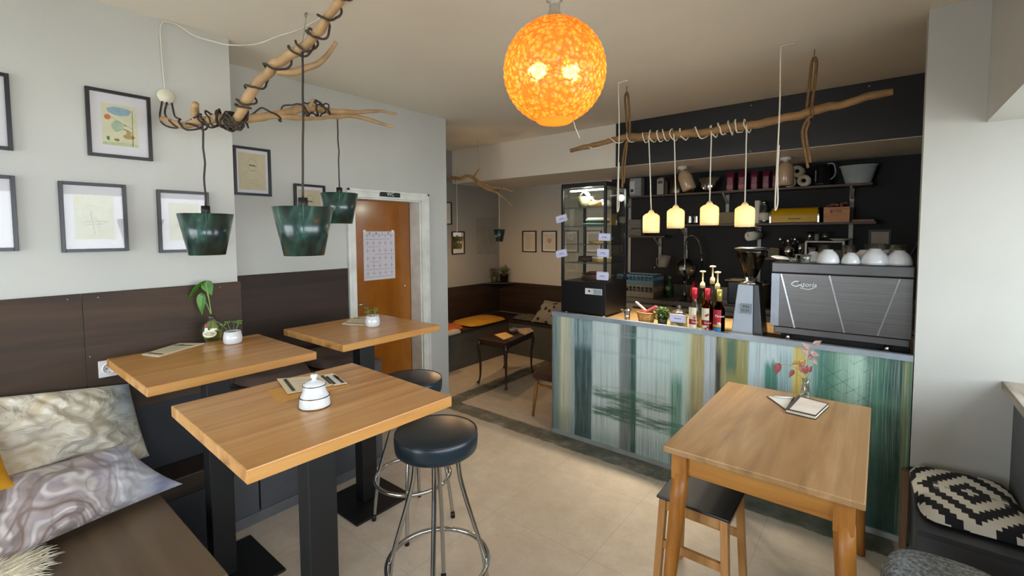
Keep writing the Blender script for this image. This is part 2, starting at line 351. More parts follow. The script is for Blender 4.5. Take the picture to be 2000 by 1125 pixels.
# ------------------------------------------------------------------ bar stools
CHR = pm('#b9bab8', .16, 1., .04, name='chrome')
VIN = pm('#16242c', .34, bump=.06, bscale=220, name='blue_black_vinyl', var=.06)
def bar_stool(cx, cy, label):
    T = thing('bar_stool', label, 'stool', (cx, cy, 0), 'round chrome bar stools')
    zt = .805; R = .167
    pr = [(.001, zt-.078), (R-.012, zt-.078), (R-.003, zt-.07), (R, zt-.05), (R+.001, zt-.02), (R-.002, zt-.008), (R-.006, zt-.003), (R-.01, zt-.003), (R-.03, zt+.003), (R*.6, zt+.008), (.001, zt+.01)]
    S = MB().lathe(pr, (cx, cy, 0), 56).build('seat', VIN, T)
    MB().tube([(cx+(R-.003)*math.cos(a), cy+(R-.003)*math.sin(a), zt-.004) for a in [2*PI*k/64 for k in range(64)]], .0028, 6, True).build('piping', VIN, S)
    MB().lathe([(.1, 0), (.1, .012)], (cx, cy, zt-.09), 24).build('seat_plate', BLK, T)
    rr = .205; rz = .255
    MB().tube([(cx+rr*math.cos(a), cy+rr*math.sin(a), rz) for a in [2*PI*k/56 for k in range(56)]], .0105, 10, True).build('foot_ring', CHR, T)
    for k in range(4):
        a = math.radians(-60+90*k+12); c, s = math.cos(a), math.sin(a)
        pts = bez([(cx+r*c, cy+r*s, z) for r, z in ((.085, zt-.08), (.092, .62), (.115, .52), (.18, .30), (.194, .22), (.218, .022))], 6)
        L = MB().tube(pts, .0095, 10).build('leg', CHR, T)
        MB().cyl((cx+.2195*c, cy+.2195*s, 0), (cx+.2175*c, cy+.2175*s, .03), .012, 12).build('rubber_foot', BLK, L)
    return T
s1p = at_z(852, 842, .80); s2p = Vector((-2.0, 1.6, 0))
bar_stool(s1p.x, s1p.y, 'chrome bar stool with round dark blue seat, nearest the camera')
bar_stool(s2p.x, s2p.y, 'chrome bar stool half hidden behind the oak bar table')
# ------------------------------------------------------------------ seating along the left wall
DW = wood('#6b4e36', '#57402c', '#3c2b1e', .5, 'Y', .36, bump=.08)
b = MB().box((XL+.008, .925, .06), (-2.66, YL+.01, .72)).box((XD+.02, YL+.02, .06), (-2.66, 1.868, .72))
B = b.build('high_bench_seat', pm('#4b4d52', .5, name='slate_board_paint'))
tag(B, 'grey painted high bench along the wall behind the bar tables', 'bench')
B.name = 'wall_bench'
MB().box((XL+.02, .925, .72), (-2.635, YL+.01, .745)).box((XD+.02, YL+.012, .72), (-2.635, 1.868, .745)).build('seat', DW, B, origin=B.location, bevel=.003)
MB().box((XD+.02, 1.05, 0), (-2.652, 1.86, .06)).box((-2.75, .925, 0), (-2.652, 1.05, .06)).build('skirting', pm('#5d5f62', .5), B, origin=B.location)
T = thing('low_bench', 'low dark bench in front of the left wall under the wall socket', 'bench', (-2.7, -.3, 0))
MB().box((XL+.008, YBK+.05, .33), (-2.6, .915, .43)).build('seat', wood('#3c2c20', '#2c2018', '#1b140e', .5, 'Y', .5), T, bevel=.006)
MB().box((XL+.008, YBK+.05, 0), (-2.64, .905, .33)).build('front_panel', pm('#2c2e31', .55), T)
pc = at_z(438, 1127, .415)
T = thing('platform_bench', 'wide brown wooden bench in the lower left corner under the cushions', 'bench', (-2.1, -.3, 0))
MB().box((-2.598, YBK+.05, .375), (-1.745, .583, .415)).build('seat', wood('#6d5b47', '#554635', '#3f3226', .22, 'X', .4, bump=.1), T, bevel=.004)
MB().box((-2.598, YBK+.05, 0), (-1.79, .56, .375)).build('base', pm('#26282b', .55), T)
# brown seat cushions on the high bench
BRC = pm('#4b3a31', .85, bump=.25, bscale=260, name='brown_cloth')
def slab_cushion(c, hx, hy, t, rot=0, e=4.):
    """soft flat cushion: superellipse plan with a rounded section"""
    mb = MB(); cr, sr = math.cos(rot), math.sin(rot)
    def pt(u, v, top):
        a = 2*PI*u; ca, sa = math.cos(a), math.sin(a); r = v
        k = (abs(ca)**e+abs(sa)**e)**(-1/e); x, y = ca*k*r*hx, sa*k*r*hy
        z = t*(1-r**5)**.42*(.85+.15*(1-r)) if top else -t*.25*(1-r**6)**.5
        z += .35*t*noise.noise(Vector((x*6+c[0]*3, y*6, 1.)))*(1-r**4) if top else 0
        return Vector((c[0]+x*cr-y*sr, c[1]+x*sr+y*cr, c[2]+t*.25+z*.75))
    mb.grid(lambda u, v: pt(u, v, True), 48, 12); mb.grid(lambda u, v: pt(1-u, v, False), 48, 4); return mb
for (x, y, hx, hy, z, lab) in ((-2.84, 1.2, .21, .2, .747, 'brown seat cushion on the high bench behind the corner of the wall'),
                           (-2.84, 1.63, .215, .2, .747, 'brown seat cushion on the high bench nearest the WC door')):
    o = slab_cushion((x, y, z), hx, hy, .085).build('seat_cushion', BRC, sub=0); tag(o, lab, 'cushion', 'brown cushions on the high bench')
# ------------------------------------------------------------------ pillows in the lower left
PC = .07
def pillow(TL, TR, BL, BR, t, m, wr=.02, seed=0, n=44, ear=.0, name='pillow'):
    TL, TR, BL, BR = map(Vector, (TL, TR, BL, BR)); N = (TR-TL).cross(TL-BL).normalized()
    if N.dot(CAM-(TL+BR)/2) < 0: N = -N
    mb = MB()
    def pt(u, v, s):
        x, y = 2*u-1, 2*v-1
        k = PC*(1-abs(x)**2.2)*abs(y)**2; kx_ = PC*(1-abs(y)**2.2)*abs(x)**2     # sides pulled in between the corners
        uu = u-(.5 if x > 0 else -.5)*kx_*1.; vv = v-(.5 if y > 0 else -.5)*k*1.
        p = BL.lerp(BR, uu).lerp(TL.lerp(TR, uu), vv)
        h = ((1-abs(x)**2.6)*(1-abs(y)**2.6)); h = max(h, 0)**.55
        q = Vector((u*3+seed, v*3, seed*1.7)); w = noise.fractal(q*1.6, 1., 2., 3)*wr*2+abs(noise.noise(Vector((u*9+v*4+seed, v*2.2-u, 3))))*wr*1.5
        return p+N*(s*h*(t/2+w*(1 if s > 0 else 0)))
    mb.grid(lambda u, v: pt(u, v, 1), n, n); mb.grid(lambda u, v: pt(1-u, v, -1), n, n); return mb
def cloth(stops, scale=4, rough=.9, bump=.3, dist=2., weave=500, det=3):
    t = NT('cloth'); co = t.co(); n = t.noise(co, scale, det, .55, dist); t.put(t.b.inputs['Base Color'], t.ramp(n, stops)); t.set(Roughness=rough, Sheen_Weight=.2)
    t.bump(t.noise(co, weave, 2), bump, .002); return t
tie = cloth([(.3, '#a39a8a'), (.42, '#c9bfa6'), (.5, '#d9d3c4'), (.6, '#bfae8e'), (.7, '#d8d3c7')], 2.2, dist=1.2)
# blue grey dye at the right end of the pillow
tX, tY, tZ = tie.xyz(tie.co()); base = tie.b.inputs['Base Color'].links[0].from_socket
e_ = tie.math('MULTIPLY', tie.band(tY, .235, 2, .05), tie.band(tZ, .22, 2, .1)); tie.put(tie.b.inputs['Base Color'], tie.mix(e_, base, '#8d989b'))
PC = .015; pl = pillow((-2.70, -.14, 1.0), (-2.765, .535, .895), (-2.62, -.12, .50), (-2.70, .585, .545), .19, tie.m, .034, 3, 90); PC = .07
tie.bump(tie.math('ADD', tie.math('MULTIPLY', tie.noise(tie.co((1, 1, 1.8)), 7, 3, .5, 1.6), 1.), tie.math('MULTIPLY', tie.noise(tie.co(), 400, 2), .03)), .9, .03)
o = pl.build('pillow', tie.m); tag(o, 'crumpled cream and grey tie-dyed pillow leaning on the dark wall boards', 'pillow')
pais = NT('paisley_cloth'); co = pais.co(); n0 = pais.noise(co, 6, 2, .5); w = pais.n.new('ShaderNodeTexWave'); w.wave_type = 'RINGS'
pais.L.new(co, w.inputs[0]); w.inputs['Scale'].default_value = 4; w.inputs['Distortion'].default_value = 11; w.inputs['Detail'].default_value = 1.2; w.inputs['Detail Scale'].default_value = 1.4
vor = pais.voro(pais.co((1, 1, 1)), 9); c = pais.ramp(w.outputs[1], [(.0, '#7d6c65'), (.12, '#a3948f'), (.5, '#ab9f9d'), (.85, '#a0959a'), (.95, '#bfb6b2'), (1, '#c9c2bd')])
c = pais.mix(pais.math('MULTIPLY', pais.band(pais.noise(co, 4.5, 1, .5, 1.2), .52, .57, .008), .7), c, '#7a6c66')
c = pais.mix(pais.math('MULTIPLY', pais.band(vor, .30, .36, .02), .4), c, '#857976')
c = pais.mix(pais.math('MULTIPLY', pais.ramp(pais.xyz(co)[1], [(.1, (0, 0, 0)), (.3, (1, 1, 1))]), .6), c, pais.ramp(n0, [(.35, '#8f9fc4'), (.6, '#c9d3de')]))
pais.put(pais.b.inputs['Base Color'], c); pais.set(Roughness=.85, Sheen_Weight=.2); pais.bump(pais.noise(co, 500, 2), .25, .002)
tip = at_z(357, 945, .455); blc = at_z(35, 1088, .44); trc = at_x(243, 866, -2.60)
pl = pillow(trc+(blc-tip)*1.25+Vector((-.03, 0, .06)), trc, blc+(blc-tip)*.25, tip, .13, pais.m, .012, 8)
o = pl.build('pillow', pais.m); tag(o, 'lilac grey paisley pillow lying against the cream pillow', 'pillow')
yp = at_x(0, 905, -2.45)
pl = pillow(yp+Vector((-.1, -.28, .16)), yp+Vector((-.1, .0, .11)), yp+Vector((.05, -.26, -.12)), yp+Vector((.05, .03, -.08)), .1, None, .01, 2)
YEL = pm('#c28a12', .85, bump=.2, bscale=300, name='mustard_cloth')
o = pl.build('pillow', YEL); tag(o, 'mustard yellow cushion at the left edge of the photo', 'pillow')
# sheepskin in the corner
fp = at_z(15, 1120, .45); T = thing('sheepskin', 'shaggy cream sheepskin in the lower left corner on the brown bench', 'sheepskin', (fp.x, fp.y-.05, .418))
FUR = pm('#d8cfb8', .95, name='fleece', var=.2, scale=20)
slab_cushion((fp.x-.05, fp.y-.13, .418), .2, .22, .04, e=2.2).build('hide', FUR, T)
rnd = random.Random(4); mb = MB()
for k in range(1500):
    a = rnd.uniform(0, 2*PI); r = rnd.random()**.45; p = Vector((fp.x-.05+math.cos(a)*r*.2, fp.y-.13+math.sin(a)*r*.22, .43+.022*(1-r*r)))
    d = Vector((math.cos(a)*(.3+r), math.sin(a)*(.3+r), .75-.6*r)).normalized()+Vector((rnd.uniform(-.4, .4), rnd.uniform(-.4, .4), rnd.uniform(-.1, .2)))
    L = rnd.uniform(.03, .055); mb.tube([p, p+d*L*.5, p+d*L+Vector((0, 0, -.012*r))], [.0028, .002, .0003], 4, caps=False)
mb.build('fleece', FUR, T, kind='stuff')
# ------------------------------------------------------------------ wooden table at the right
BEE = wood('#b8956b', '#a07b50', '#82613c', .55, 'Y', .33, planks=7, var=.8, bump=.03)
PINE = wood('#bb7f37', '#a86c27', '#84501b', .8, 'Z', .45)
NL, NR, FR_, FL_ = at_z(1296, 872, .752), at_z(1707, 988, .752), at_z(1692, 793, .752), at_z(1420, 745, .752)
x0, x1, y0, y1 = (NL.x+FL_.x)/2, (NR.x+FR_.x)/2, (NL.y+NR.y)/2, (FR_.y+FL_.y)/2
T = thing('wooden_table', 'light wooden table with splayed legs in front of the counter', 'table', ((x0+x1)/2, (y0+y1)/2, 0))
MB().box((x0, y0, .727), (x1, y1, .752)).build('tabletop', BEE, T, bevel=.004)
mb = MB(); i_ = .055
for a, b_ in (((x0+i_, y0+i_), (x1-i_, y0+i_)), ((x0+i_, y1-i_), (x1-i_, y1-i_))): mb.box((a[0], a[1]-.01, .64), (b_[0], a[1]+.012, .727))
for xx in (x0+i_, x1-i_): mb.box((xx-.011, y0+i_, .64), (xx+.011, y1-i_, .727))
mb.build('apron', wood('#bf8639', '#ab7128', '#87561d', .8, 'X', .45), T, bevel=.001)
for sx_, xx in ((-1, x0+i_), (1, x1-i_)):
    for sy_, yy in ((-1, y0+i_), (1, y1-i_)):
        lg = MB(); foot = Vector((xx+sx_*.035, yy+sy_*.07, 0)); mid = Vector((xx, yy, .64))
        lg.beam(mid-Vector((0, 0, .02)), (xx, yy, .727), .058, .058, up=(0, 1, 0))
        lg.lathe([(.031, 0), (.027, .0), (.017, 1.)][1:], (0, 0, 0), 4) if False else None
        pts = [mid.lerp(foot, k/6) for k in range(7)]; lg.tube(pts, [.032, .031, .0295, .027, .0245, .022, .019], 14)
        lg.build('leg', PINE, T)
# small wooden stool under it
C4 = [at_z(1289, 968, .45), at_z(1430, 1007, .45), at_z(1440, 955, .45)]
cx, cy = -.585, 2.07
T = thing('wooden_stool', 'small wooden stool with flat black seat under the light wooden table', 'stool', (cx, cy, 0))
BEI = wood('#c99a63', '#b98549', '#9a6c38', 1., 'Z', .45)
MB().box((cx-.15, cy-.15, .438), (cx+.15, cy+.15, .45)).build('seat', pm('#1b1c20', .45), T, bevel=.004)
for sx_ in (-1, 1):
    for sy_ in (-1, 1): MB().beam((cx+sx_*.145, cy+sy_*.15, 0), (cx+sx_*.125, cy+sy_*.125, .438), .03, .034, up=(0, 1, 0)).build('leg', BEI, T, bevel=.002)
for sy_ in (-1, 1): MB().box((cx-.115, cy+sy_*.126-.009, .39), (cx+.115, cy+sy_*.126+.009, .438)).build('rail', BEI, T)
for sx_ in (-1, 1): MB().box((cx+sx_*.126-.009, cy-.115, .39), (cx+sx_*.126+.009, cy+.115, .438)).build('rail', BEI, T)
for sy_ in (-1, 1): MB().box((cx-.12, cy+sy_*.138-.008, .22), (cx+.12, cy+sy_*.138+.008, .255)).build('stretcher', BEI, T)
# ------------------------------------------------------------------ bench and cushion at the right
T = thing('window_bench', 'low grey bench under the window ledge at the right', 'bench', (.32, 2.7, 0))
MB().box((.16, 2.41, .06), (.49, YC-.004, .385)).build('box', pm('#54565b', .6), T)
MB().box((.148, 2.4, .385), (.493, YC-.003, .41)).build('seat', pm('#3f4246', .5), T, bevel=.003)
MB().box((.118, YC-.06, 0), (.146, YC-.025, .40)).build('leg', wood('#8d6b47', '#7a5a3a', '#5f452c', 1., 'Z', .5), T)
# black and white stepped diamonds, printed on the cover
cu = NT('diamond_print'); co = cu.co(); X_, Y_, Z_ = cu.xyz(co)
def snap(v, s): return cu.math('MULTIPLY', cu.math('FLOOR', cu.math('DIVIDE', v, s)), s)
ax = cu.math('ABSOLUTE', cu.math('SUBTRACT', snap(X_, .018), .0)); ay = cu.math('ABSOLUTE', snap(Y_, .024))
d = cu.math('ADD', cu.math('MULTIPLY', ax, 1.5), ay); fr = cu.math('FRACT', cu.math('DIVIDE', cu.math('ADD', d, -.03), .155)); msk = cu.band(fr, .0, .5, .01)
cu.put(cu.b.inputs['Base Color'], cu.mix(msk, '#dedbcf', '#15151b')); cu.set(Roughness=.85); cu.bump(cu.noise(co, 500, 2), .2, .002)
o = slab_cushion((.325, 2.73, .412), .175, .265, .06, rot=.05, e=7).build('seat_cushion', cu.m); tag(o, 'black and white cushion with stepped diamond pattern on the right bench', 'cushion')
o = None
wool = NT('grey_wool'); co = wool.co(); n_ = wool.noise(co, 75, 4, .7); wool.put(wool.b.inputs['Base Color'], wool.ramp(n_, [(.4, '#6b7379'), (.5, '#8f979b'), (.6, '#b3babd')])); wool.set(Roughness=.95); wool.bump(n_, .6, .006)
gp = at_z(1850, 1075, .46)
T = thing('upholstered_stool', 'round padded stool in mottled grey wool in the lower right corner', 'stool', (gp.x, gp.y-.19, 0))
slab_cushion((gp.x, gp.y-.2, .38), .185, .2, .09, e=2.6).build('seat', wool.m, T)
MB().lathe([(.15, 0), (.15, .02)], (gp.x, gp.y-.2, .37), 24).build('seat_board', BEI, T)
for k in range(4):
    a = PI/4+k*PI/2; MB().tube([(gp.x+.11*math.cos(a), gp.y-.2+.11*math.sin(a), .37), (gp.x+.16*math.cos(a), gp.y-.2+.16*math.sin(a), 0)], [.016, .011], 10).build('leg', BEI, T)
LIGHTS = []
# ------------------------------------------------------------------ pictures
FRM = pm('#17161a', .35, name='black_frame', var=.05); MAT_ = pm('#dcdadc', .6, name='white_mount', var=.01); GLZ = glass(amount=.0)
def picture(c, R, U, w, h, label, paper='#d3cfae', pw=.55, ph=.6, fw=.014, art=None, group=None, cat='picture'):
    c = Vector(c); R = Vector(R).normalized(); U = Vector(U).normalized(); N = R.cross(U)
    T = thing('framed_picture', label, cat, c-U*h/2, group); d = .02
    fr = MB()
    for sx_ in (-1, 1): fr.obox(c+R*(sx_*(w/2-fw/2))+N*d/2, R, U, N, fw/2, h/2, d/2)
    for sy_ in (-1, 1): fr.obox(c+U*(sy_*(h/2-fw/2))+N*d/2, R, U, N, w/2-fw, fw/2, d/2)
    fr.build('frame', FRM, T, bevel=.001)
    MB().obox(c+N*.003, R, U, N, w/2-fw, h/2-fw, .003).build('mount', MAT_, T)
    iw, ih = (w-2*fw)*pw, (h-2*fw)*ph
    P = MB().obox(c+N*.0065, R, U, N, iw/2, ih/2, .0006).build('print', pm(paper, .8, var=.04, scale=20), T)
    if art:
        mb = MB(); ms = []
        def pos(u, v): return c+R*((u-.5)*iw)+U*((v-.5)*ih)+N*.0076
        for kind, colr, pts, wd in art:
            m = pm(colr, .8, var=.12, scale=60)
            if m not in ms: ms.append(m)
            mb.mat(ms.index(m))
            if kind == 'l': mb.ribbon([pos(*p) for p in pts], wd, N)
            else: mb.poly([pos(*p) for p in pts] if N.dot(N) else [])
        mb.build('drawing', ms, P, origin=T.location)
    MB().obox(c+N*.012, R, U, N, w/2-fw, h/2-fw, .0008).build('glass_pane', GLZ, T)
    return T
def blob(cx, cy, rx, ry, seed=0, n=26, k=.25): return [(cx+rx*math.cos(a)*(1+k*noise.noise(Vector((math.cos(a)*1.5+seed, math.sin(a)*1.5, seed)))), cy+ry*math.sin(a)*(1+k*noise.noise(Vector((math.cos(a)*1.5, math.sin(a)*1.5+seed, 2))))) for a in [2*PI*i/n for i in range(n)]]
def arc(cx, cy, rx, ry, a0, a1, n=14): return [(cx+rx*math.cos(a0+(a1-a0)*i/n), cy+ry*math.sin(a0+(a1-a0)*i/n)) for i in range(n+1)]
INK = '#6f6d66'
face = [('l', INK, arc(.5, .68, .17, .17, 0, 2*PI), .0012), ('l', '#4b4d55', [(.38, .66), (.45, .68), (.5, .66), (.56, .67), (.62, .65)], .007), ('l', INK, arc(.5, .55, .06, .02, PI, 2*PI), .001),
        ('l', INK, arc(.5, .35, .35, .18, .2, PI-.2), .001), ('l', INK, [(.3, .3), (.5, .25), (.72, .3)], .0008), ('l', INK, [(.35, .2), (.8, .12)], .0008)]
summer = [('p', '#8fb0bd', blob(.5, .84, .36, .1, 3), 0), ('p', '#d4764f', blob(.16, .67, .09, .065, 1, k=.05), 0), ('p', '#a9bda0', blob(.42, .47, .17, .13, 5), 0), ('p', '#b89c5e', blob(.74, .24, .17, .06, 2), 0),
          ('p', '#c0a46a', blob(.74, .34, .08, .05, 2), 0), ('p', '#9a6a44', blob(.4, .14, .07, .035, 9, k=.6), 0), ('p', '#5f7f68', blob(.16, .16, .05, .05, 4, k=.6), 0), ('p', '#bcc99a', [(0, 0), (1, 0), (1, .07), (.6, .09), (0, .06)], 0),
          ('l', '#8a6f52', [(.2, .7), (.5, .58), (.85, .45)], .0012), ('l', '#9a8a60', [(.85, .02), (.87, .9)], .003), ('l', '#7a6a50', [(.58, .42), (.75, .38)], .004), ('l', '#7a6a50', [(.6, .52), (.7, .5)], .003)]
figure = [('l', INK, arc(.42, .72, .12, .06, 0, 2*PI), .001), ('l', INK, [(.4, .66), (.44, .4), (.5, .1)], .0012), ('l', INK, [(.2, .38), (.5, .42), (.85, .4)], .0014), ('l', INK, [(.25, .33), (.8, .36)], .0008), ('l', INK, [(.44, .6), (.6, .35), (.62, .1)], .0009)]
R_, U_ = YA*1, ZA*1    # on the left walls: right is +Y, facing +X
def lw(px0, py0, px1, py1, X, lab, **k):     # frame from two opposite pixel corners on the wall plane X
    a, b_ = at_x(px0, py0, X+.016), at_x(px1, py1, X+.016); return picture(((X, (a.y+b_.y)/2, (a.z+b_.z)/2)), R_, U_, abs(a.y-b_.y), abs(a.z-b_.z), lab, **k)
G1 = 'black framed pictures on the left wall'
lw(165, 167, 299, 315, XL, 'black framed picture with blue cloud and red sun, highest right of its group', pw=.62, ph=.68, paper='#d7d6b4', art=summer)
lw(113, 353, 252, 490, XL, 'square black framed picture of thin figure with window reflections, middle of the lower row', paper='#cfcfb2', pw=.68, ph=.7, art=figure)
lw(306, 370, 412, 491, XL, 'black framed picture partly behind the left green lamp shade', paper='#cfcfb2', pw=.66, ph=.66, art=figure)
a = at_x(26, 294, XL+.016); b_ = at_x(17, 144, XL+.016)
picture((XL, (a.y+b_.y)/2-.115, (a.z+b_.z)/2), R_, U_, .23, b_.z-a.z, 'black framed picture cut by the left edge, upper row', pw=.6)
a = at_x(42, 490, XL+.016); b_ = at_x(24, 343, XL+.016)
picture((XL, (a.y+b_.y)/2-.115, (a.z+b_.z)/2), R_, U_, .23, b_.z-a.z, 'black framed picture cut by the left edge, lower row', pw=.6, art=figure)
lw(455, 283, 531, 384, XD, 'black framed line drawing of a face with sunglasses, on the recessed wall', paper='#cbbf9f', pw=.85, ph=.85, fw=.016, art=face)
a, b_ = at_x(574.5, 358, XD+.016), at_x(635, 362, XD+.016)
picture((XD, (a.y+b_.y)/2, a.z-.16), R_, U_, b_.y-a.y, .32, 'black framed drawing of a bearded head behind the middle green shade', paper='#cbbf9f', pw=.85, ph=.85, fw=.016, art=face)
# alcove pictures
def aw(px0, py0, px1, py1, lab, **k):
    a, b_ = at_y(px0, py0, YK-.016), at_y(px1, py1, YK-.016); return picture(((a.x+b_.x)/2, YK, (a.z+b_.z)/2), XA, ZA, abs(a.x-b_.x), abs(a.z-b_.z), lab, **k)
flower = [('p', '#b98f8a', blob(.5, .55, .22, .16, 3), 0), ('l', '#8a8a68', [(.5, .4), (.5, .1)], .002)]
aw(1020, 451, 1047, 493, 'small black framed picture with faint beige drawing in the alcove', paper='#c9c4b0', pw=.8, ph=.8, art=[('l', '#8a8468', [(.5, .2), (.5, .7)], .002), ('l', '#8a8468', arc(.5, .6, .2, .1, 0, PI), .002)])
aw(1058, 451, 1087, 493, 'small black framed picture with pink flower beside the display cabinet', paper='#c9c4b8', pw=.8, ph=.8, art=flower)
aw(1101, 450, 1129, 494, 'black framed picture seen through the left of the display cabinet glass', paper='#b9b6ab', pw=.8, ph=.8)
aw(1143, 450, 1174, 494, 'black framed picture seen through the display cabinet beside the kitchen wall', paper='#b9b6ab', pw=.8, ph=.8)
lw(868, 394, 883, 439, XA0, 'black framed picture half hidden by the white wall edge in the alcove', pw=.8)
lw(883, 452, 908, 496, XA0, 'black framed picture behind the dark glass lamp in the alcove', pw=.8)
a, b_ = at_x(931, 425, XA0), at_x(975, 494, XA0)
o = MB().box((XA0, a.y, b_.z), (XA0+.012, YK-.06, a.z)).build('trim_10', pm('#7d7d7a', .6), bevel=.002, kind='structure')
# WC sign, poster, socket, junction box
a, b_ = at_x(743, 374, XD+.03), at_x(781, 386, XD+.03)
T = thing('door_sign', 'small black WC sign above the brown door', 'sign', (XD+.03, (a.y+b_.y)/2, b_.z))
MB().box((XD+.018, a.y, b_.z), (XD+.034, b_.y, a.z-.002)).build('plate', pm('#0d0d0e', .4), T)
words('WC', .042, (XD+.0345, (a.y+b_.y)/2, (a.z+b_.z)/2), YA, ZA, pm('#e9e9e4', .5, var=0), T, 'lettering', label='white letters')
dpl = XD-.143; a, b_ = at_x(709, 452, dpl), at_x(772, 543, dpl)
T = thing('poster', 'white poster with red crosses taped to the brown door', 'poster', (dpl, (a.y+b_.y)/2, b_.z))
pw_, ph_ = b_.y-a.y, a.z-b_.z
MB().box((dpl-.0005, a.y, b_.z), (dpl+.001, b_.y, a.z)).build('sheet', pm('#c9c6cc', .6, var=.02), T)
mr = MB(); mg = MB()
for r_ in range(6):
    zz = a.z-ph_*(.085+.155*r_)
    for c_ in range(5):
        yy = a.y+pw_*(.12+.19*c_); mr.mat(0).ribbon([(dpl+.0016, yy-.017, zz), (dpl+.0016, yy+.017, zz)], .0028, XA); mr.ribbon([(dpl+.0018, yy, zz-.02), (dpl+.0018, yy, zz+.02)], .0028, XA)
    q = [(.05, .85), (.12, .52), (.35, .97), (.2, .52), (.03, .97), (.03, .9)][r_]; z2 = zz-ph_*.075
    mg.ribbon([(dpl+.0016, a.y+pw_*q[0], z2), (dpl+.0016, a.y+pw_*q[1], z2)], .003, XA)
mr.build('cross_pattern', pm('#93505c', .6, var=.05), T); mg.build('text_line', pm('#7c8792', .6), T)
for k, ch in enumerate('KALK'): words(ch, .036, (dpl+.0018, a.y+pw_*(.2+.2*k), a.z-ph_*.045), YA, ZA, pm('#3a3440', .6, var=0), T, 'lettering')
tp = MB()
for yy in (a.y+.012, b_.y-.02): tp.box((dpl+.001, yy-.012, a.z-.012), (dpl+.002, yy+.012, a.z+.012))
tp.build('sticky_tape', pm('#dcdcd8', .2), T)
a, b_ = at_x(191, 706, XL+.014), at_x(260, 735, XL+.014)
T = thing('wall_socket', 'white double wall socket in the dark boards behind the table', 'socket', (XL+.014, (a.y+b_.y)/2, b_.z))
PW = pm('#e2e2de', .3, name='white_plastic', var=.02)
hz = .078; y0_ = a.y; zt_ = a.z; y1_ = y0_+.15
MB().box((XL+.014, y0_, zt_-hz), (XL+.023, y1_, zt_)).build('cover_plate', PW, T, bevel=.002)
for k in range(2):
    yc = y0_+.0375+.075*k; zc = zt_-hz/2
    s_ = MB().lathe([(.0265, -.002), (.0265, .005), (.023, .005), (.021, .0008), (.001, .0008)], (XL+.023, yc, zc), 28, XA).build('outlet', PW, T)
    hb = MB()
    for dy_ in (-.0095, .0095): hb.lathe([(.0028, 0), (.0028, .0012)], (XL+.0236, yc+dy_, zc), 10, XA)
    hb.box((XL+.0236, yc-.002, zc+.0165), (XL+.0255, yc+.002, zc+.0195)).box((XL+.0236, yc-.002, zc-.0195), (XL+.0255, yc+.002, zc-.0165)).build('contact_hole', pm('#222222', .5), s_, origin=T.location)
jb = at_x(325, 188, XL+.02)
T = thing('junction_box', 'round white cable box on the left wall at the end of the driftwood', 'cable box', (XL, jb.y, jb.z-.035))
MB().lathe([(.037, 0), (.037, .018), (.033, .024), (.001, .026)], (XL, jb.y, jb.z), 32, XA).build('box', pm('#d8d5bd', .4), T)
WC_ = pm('#d4cfc0', .5, name='white_cable', var=.03)
hk = at_x(322, 42, XL+.012)
cp = [(XL+.008, jb.y-.002, jb.z+.035), (XL+.008, at_x(316, 120, XL).y, at_x(316, 120, XL).z), at_x(313, 60, XL+.008), hk+Vector((0, -.01, -.01)), hk, at_x(345, 48, XL+.02)]
cp = [Vector(p) for p in cp]; cp += [at_x(380, 70, XL+.05), at_x(420, 82, XL+.12), at_x(450, 88, -2.62), at_z(500, 86, 2.6), at_z(545, 70, 2.64), at_z(590, 55, 2.655), Vector((*at_z(672, 6, H-.006).xy, H-.006)), Vector((*at_z(760, -60, H-.006).xy, H-.006))]
for p in cp: p.z = min(p.z, H-.006)
o = MB().tube(bez(cp, 6), .0035, 6).build('ceiling_cable', WC_); tag(o, 'thin white cable looping from the cable box across the ceiling', 'cable')
# ------------------------------------------------------------------ driftwood lamp above the bar tables
DRW = wood('#c49a68', '#a87a4a', '#7c5430', .8, 'Z', .6, bump=.25)
DRW2 = pm('#a98a62', .6, bump=.5, bscale=40, var=.3, scale=11, name='bare_branch')
def branch(pts, r, seed=0, n=10, seg=14):
    P = bez(pts, n); m = len(P); R = []
    for i, p in enumerate(P):
        k = i/(m-1)*(len(r)-1); a = int(min(k, len(r)-2)); rr = r[a]+(r[a+1]-r[a])*(k-a); R.append(rr*(1+.22*noise.noise(p*9+Vector((seed, 0, 0)))))
        P[i] = p+Vector((noise.noise(p*14), noise.noise(p*14+Vector((5, 0, 0))), noise.noise(p*14+Vector((0, 5, 0)))))*rr*.5
    return MB().tube(P, R, seg), P, R
def wrap(P, R, i0, i1, turns, cr=.0045, ph=0., extra=.004, wob=.0):
    out = []; n = max(8, int(abs(turns)*14)); x = None
    for k in range(n+1):
        f = i0+(i1-i0)*k/n; i = min(int(f), len(P)-2); t = (P[i+1]-P[i]).normalized(); c = P[i].lerp(P[i+1], f-i)
        x0 = ZA-t*t.dot(ZA); x0 = x0.normalized() if x0.length > .1 else t.orthogonal().normalized(); y0_ = t.cross(x0)
        a = ph+2*PI*turns*k/n; rr = R[i]+cr+extra+wob*(.5+.5*math.sin(a*1.3+k)); out.append(c+x0*(math.cos(a)*rr)+y0_*(math.sin(a)*rr))
    return out
T = thing('driftwood_lamp', 'bare driftwood branch with wound brown cable hanging over the bar tables', 'lamp', at_d(460, 235, 2.0))
main = [at_x(318, 232, XL+.06), at_d(350, 243, 2.12), at_d(385, 238, 2.04), at_d(425, 233, 2.0), at_d(458, 237, 1.98), at_d(478, 205, 1.93), at_d(496, 170, 1.9), at_d(540, 125, 1.84), at_d(593, 95, 1.75), at_d(625, 55, 1.66), at_d(665, 3, 1.56), at_d(700, -60, 1.48)]
mb, P1, R1 = branch(main, [.014, .015, .017, .019, .022, .020, .019, .018, .017, .016, .014, .012], 1, 9); mb.build('branch', DRW2, T)
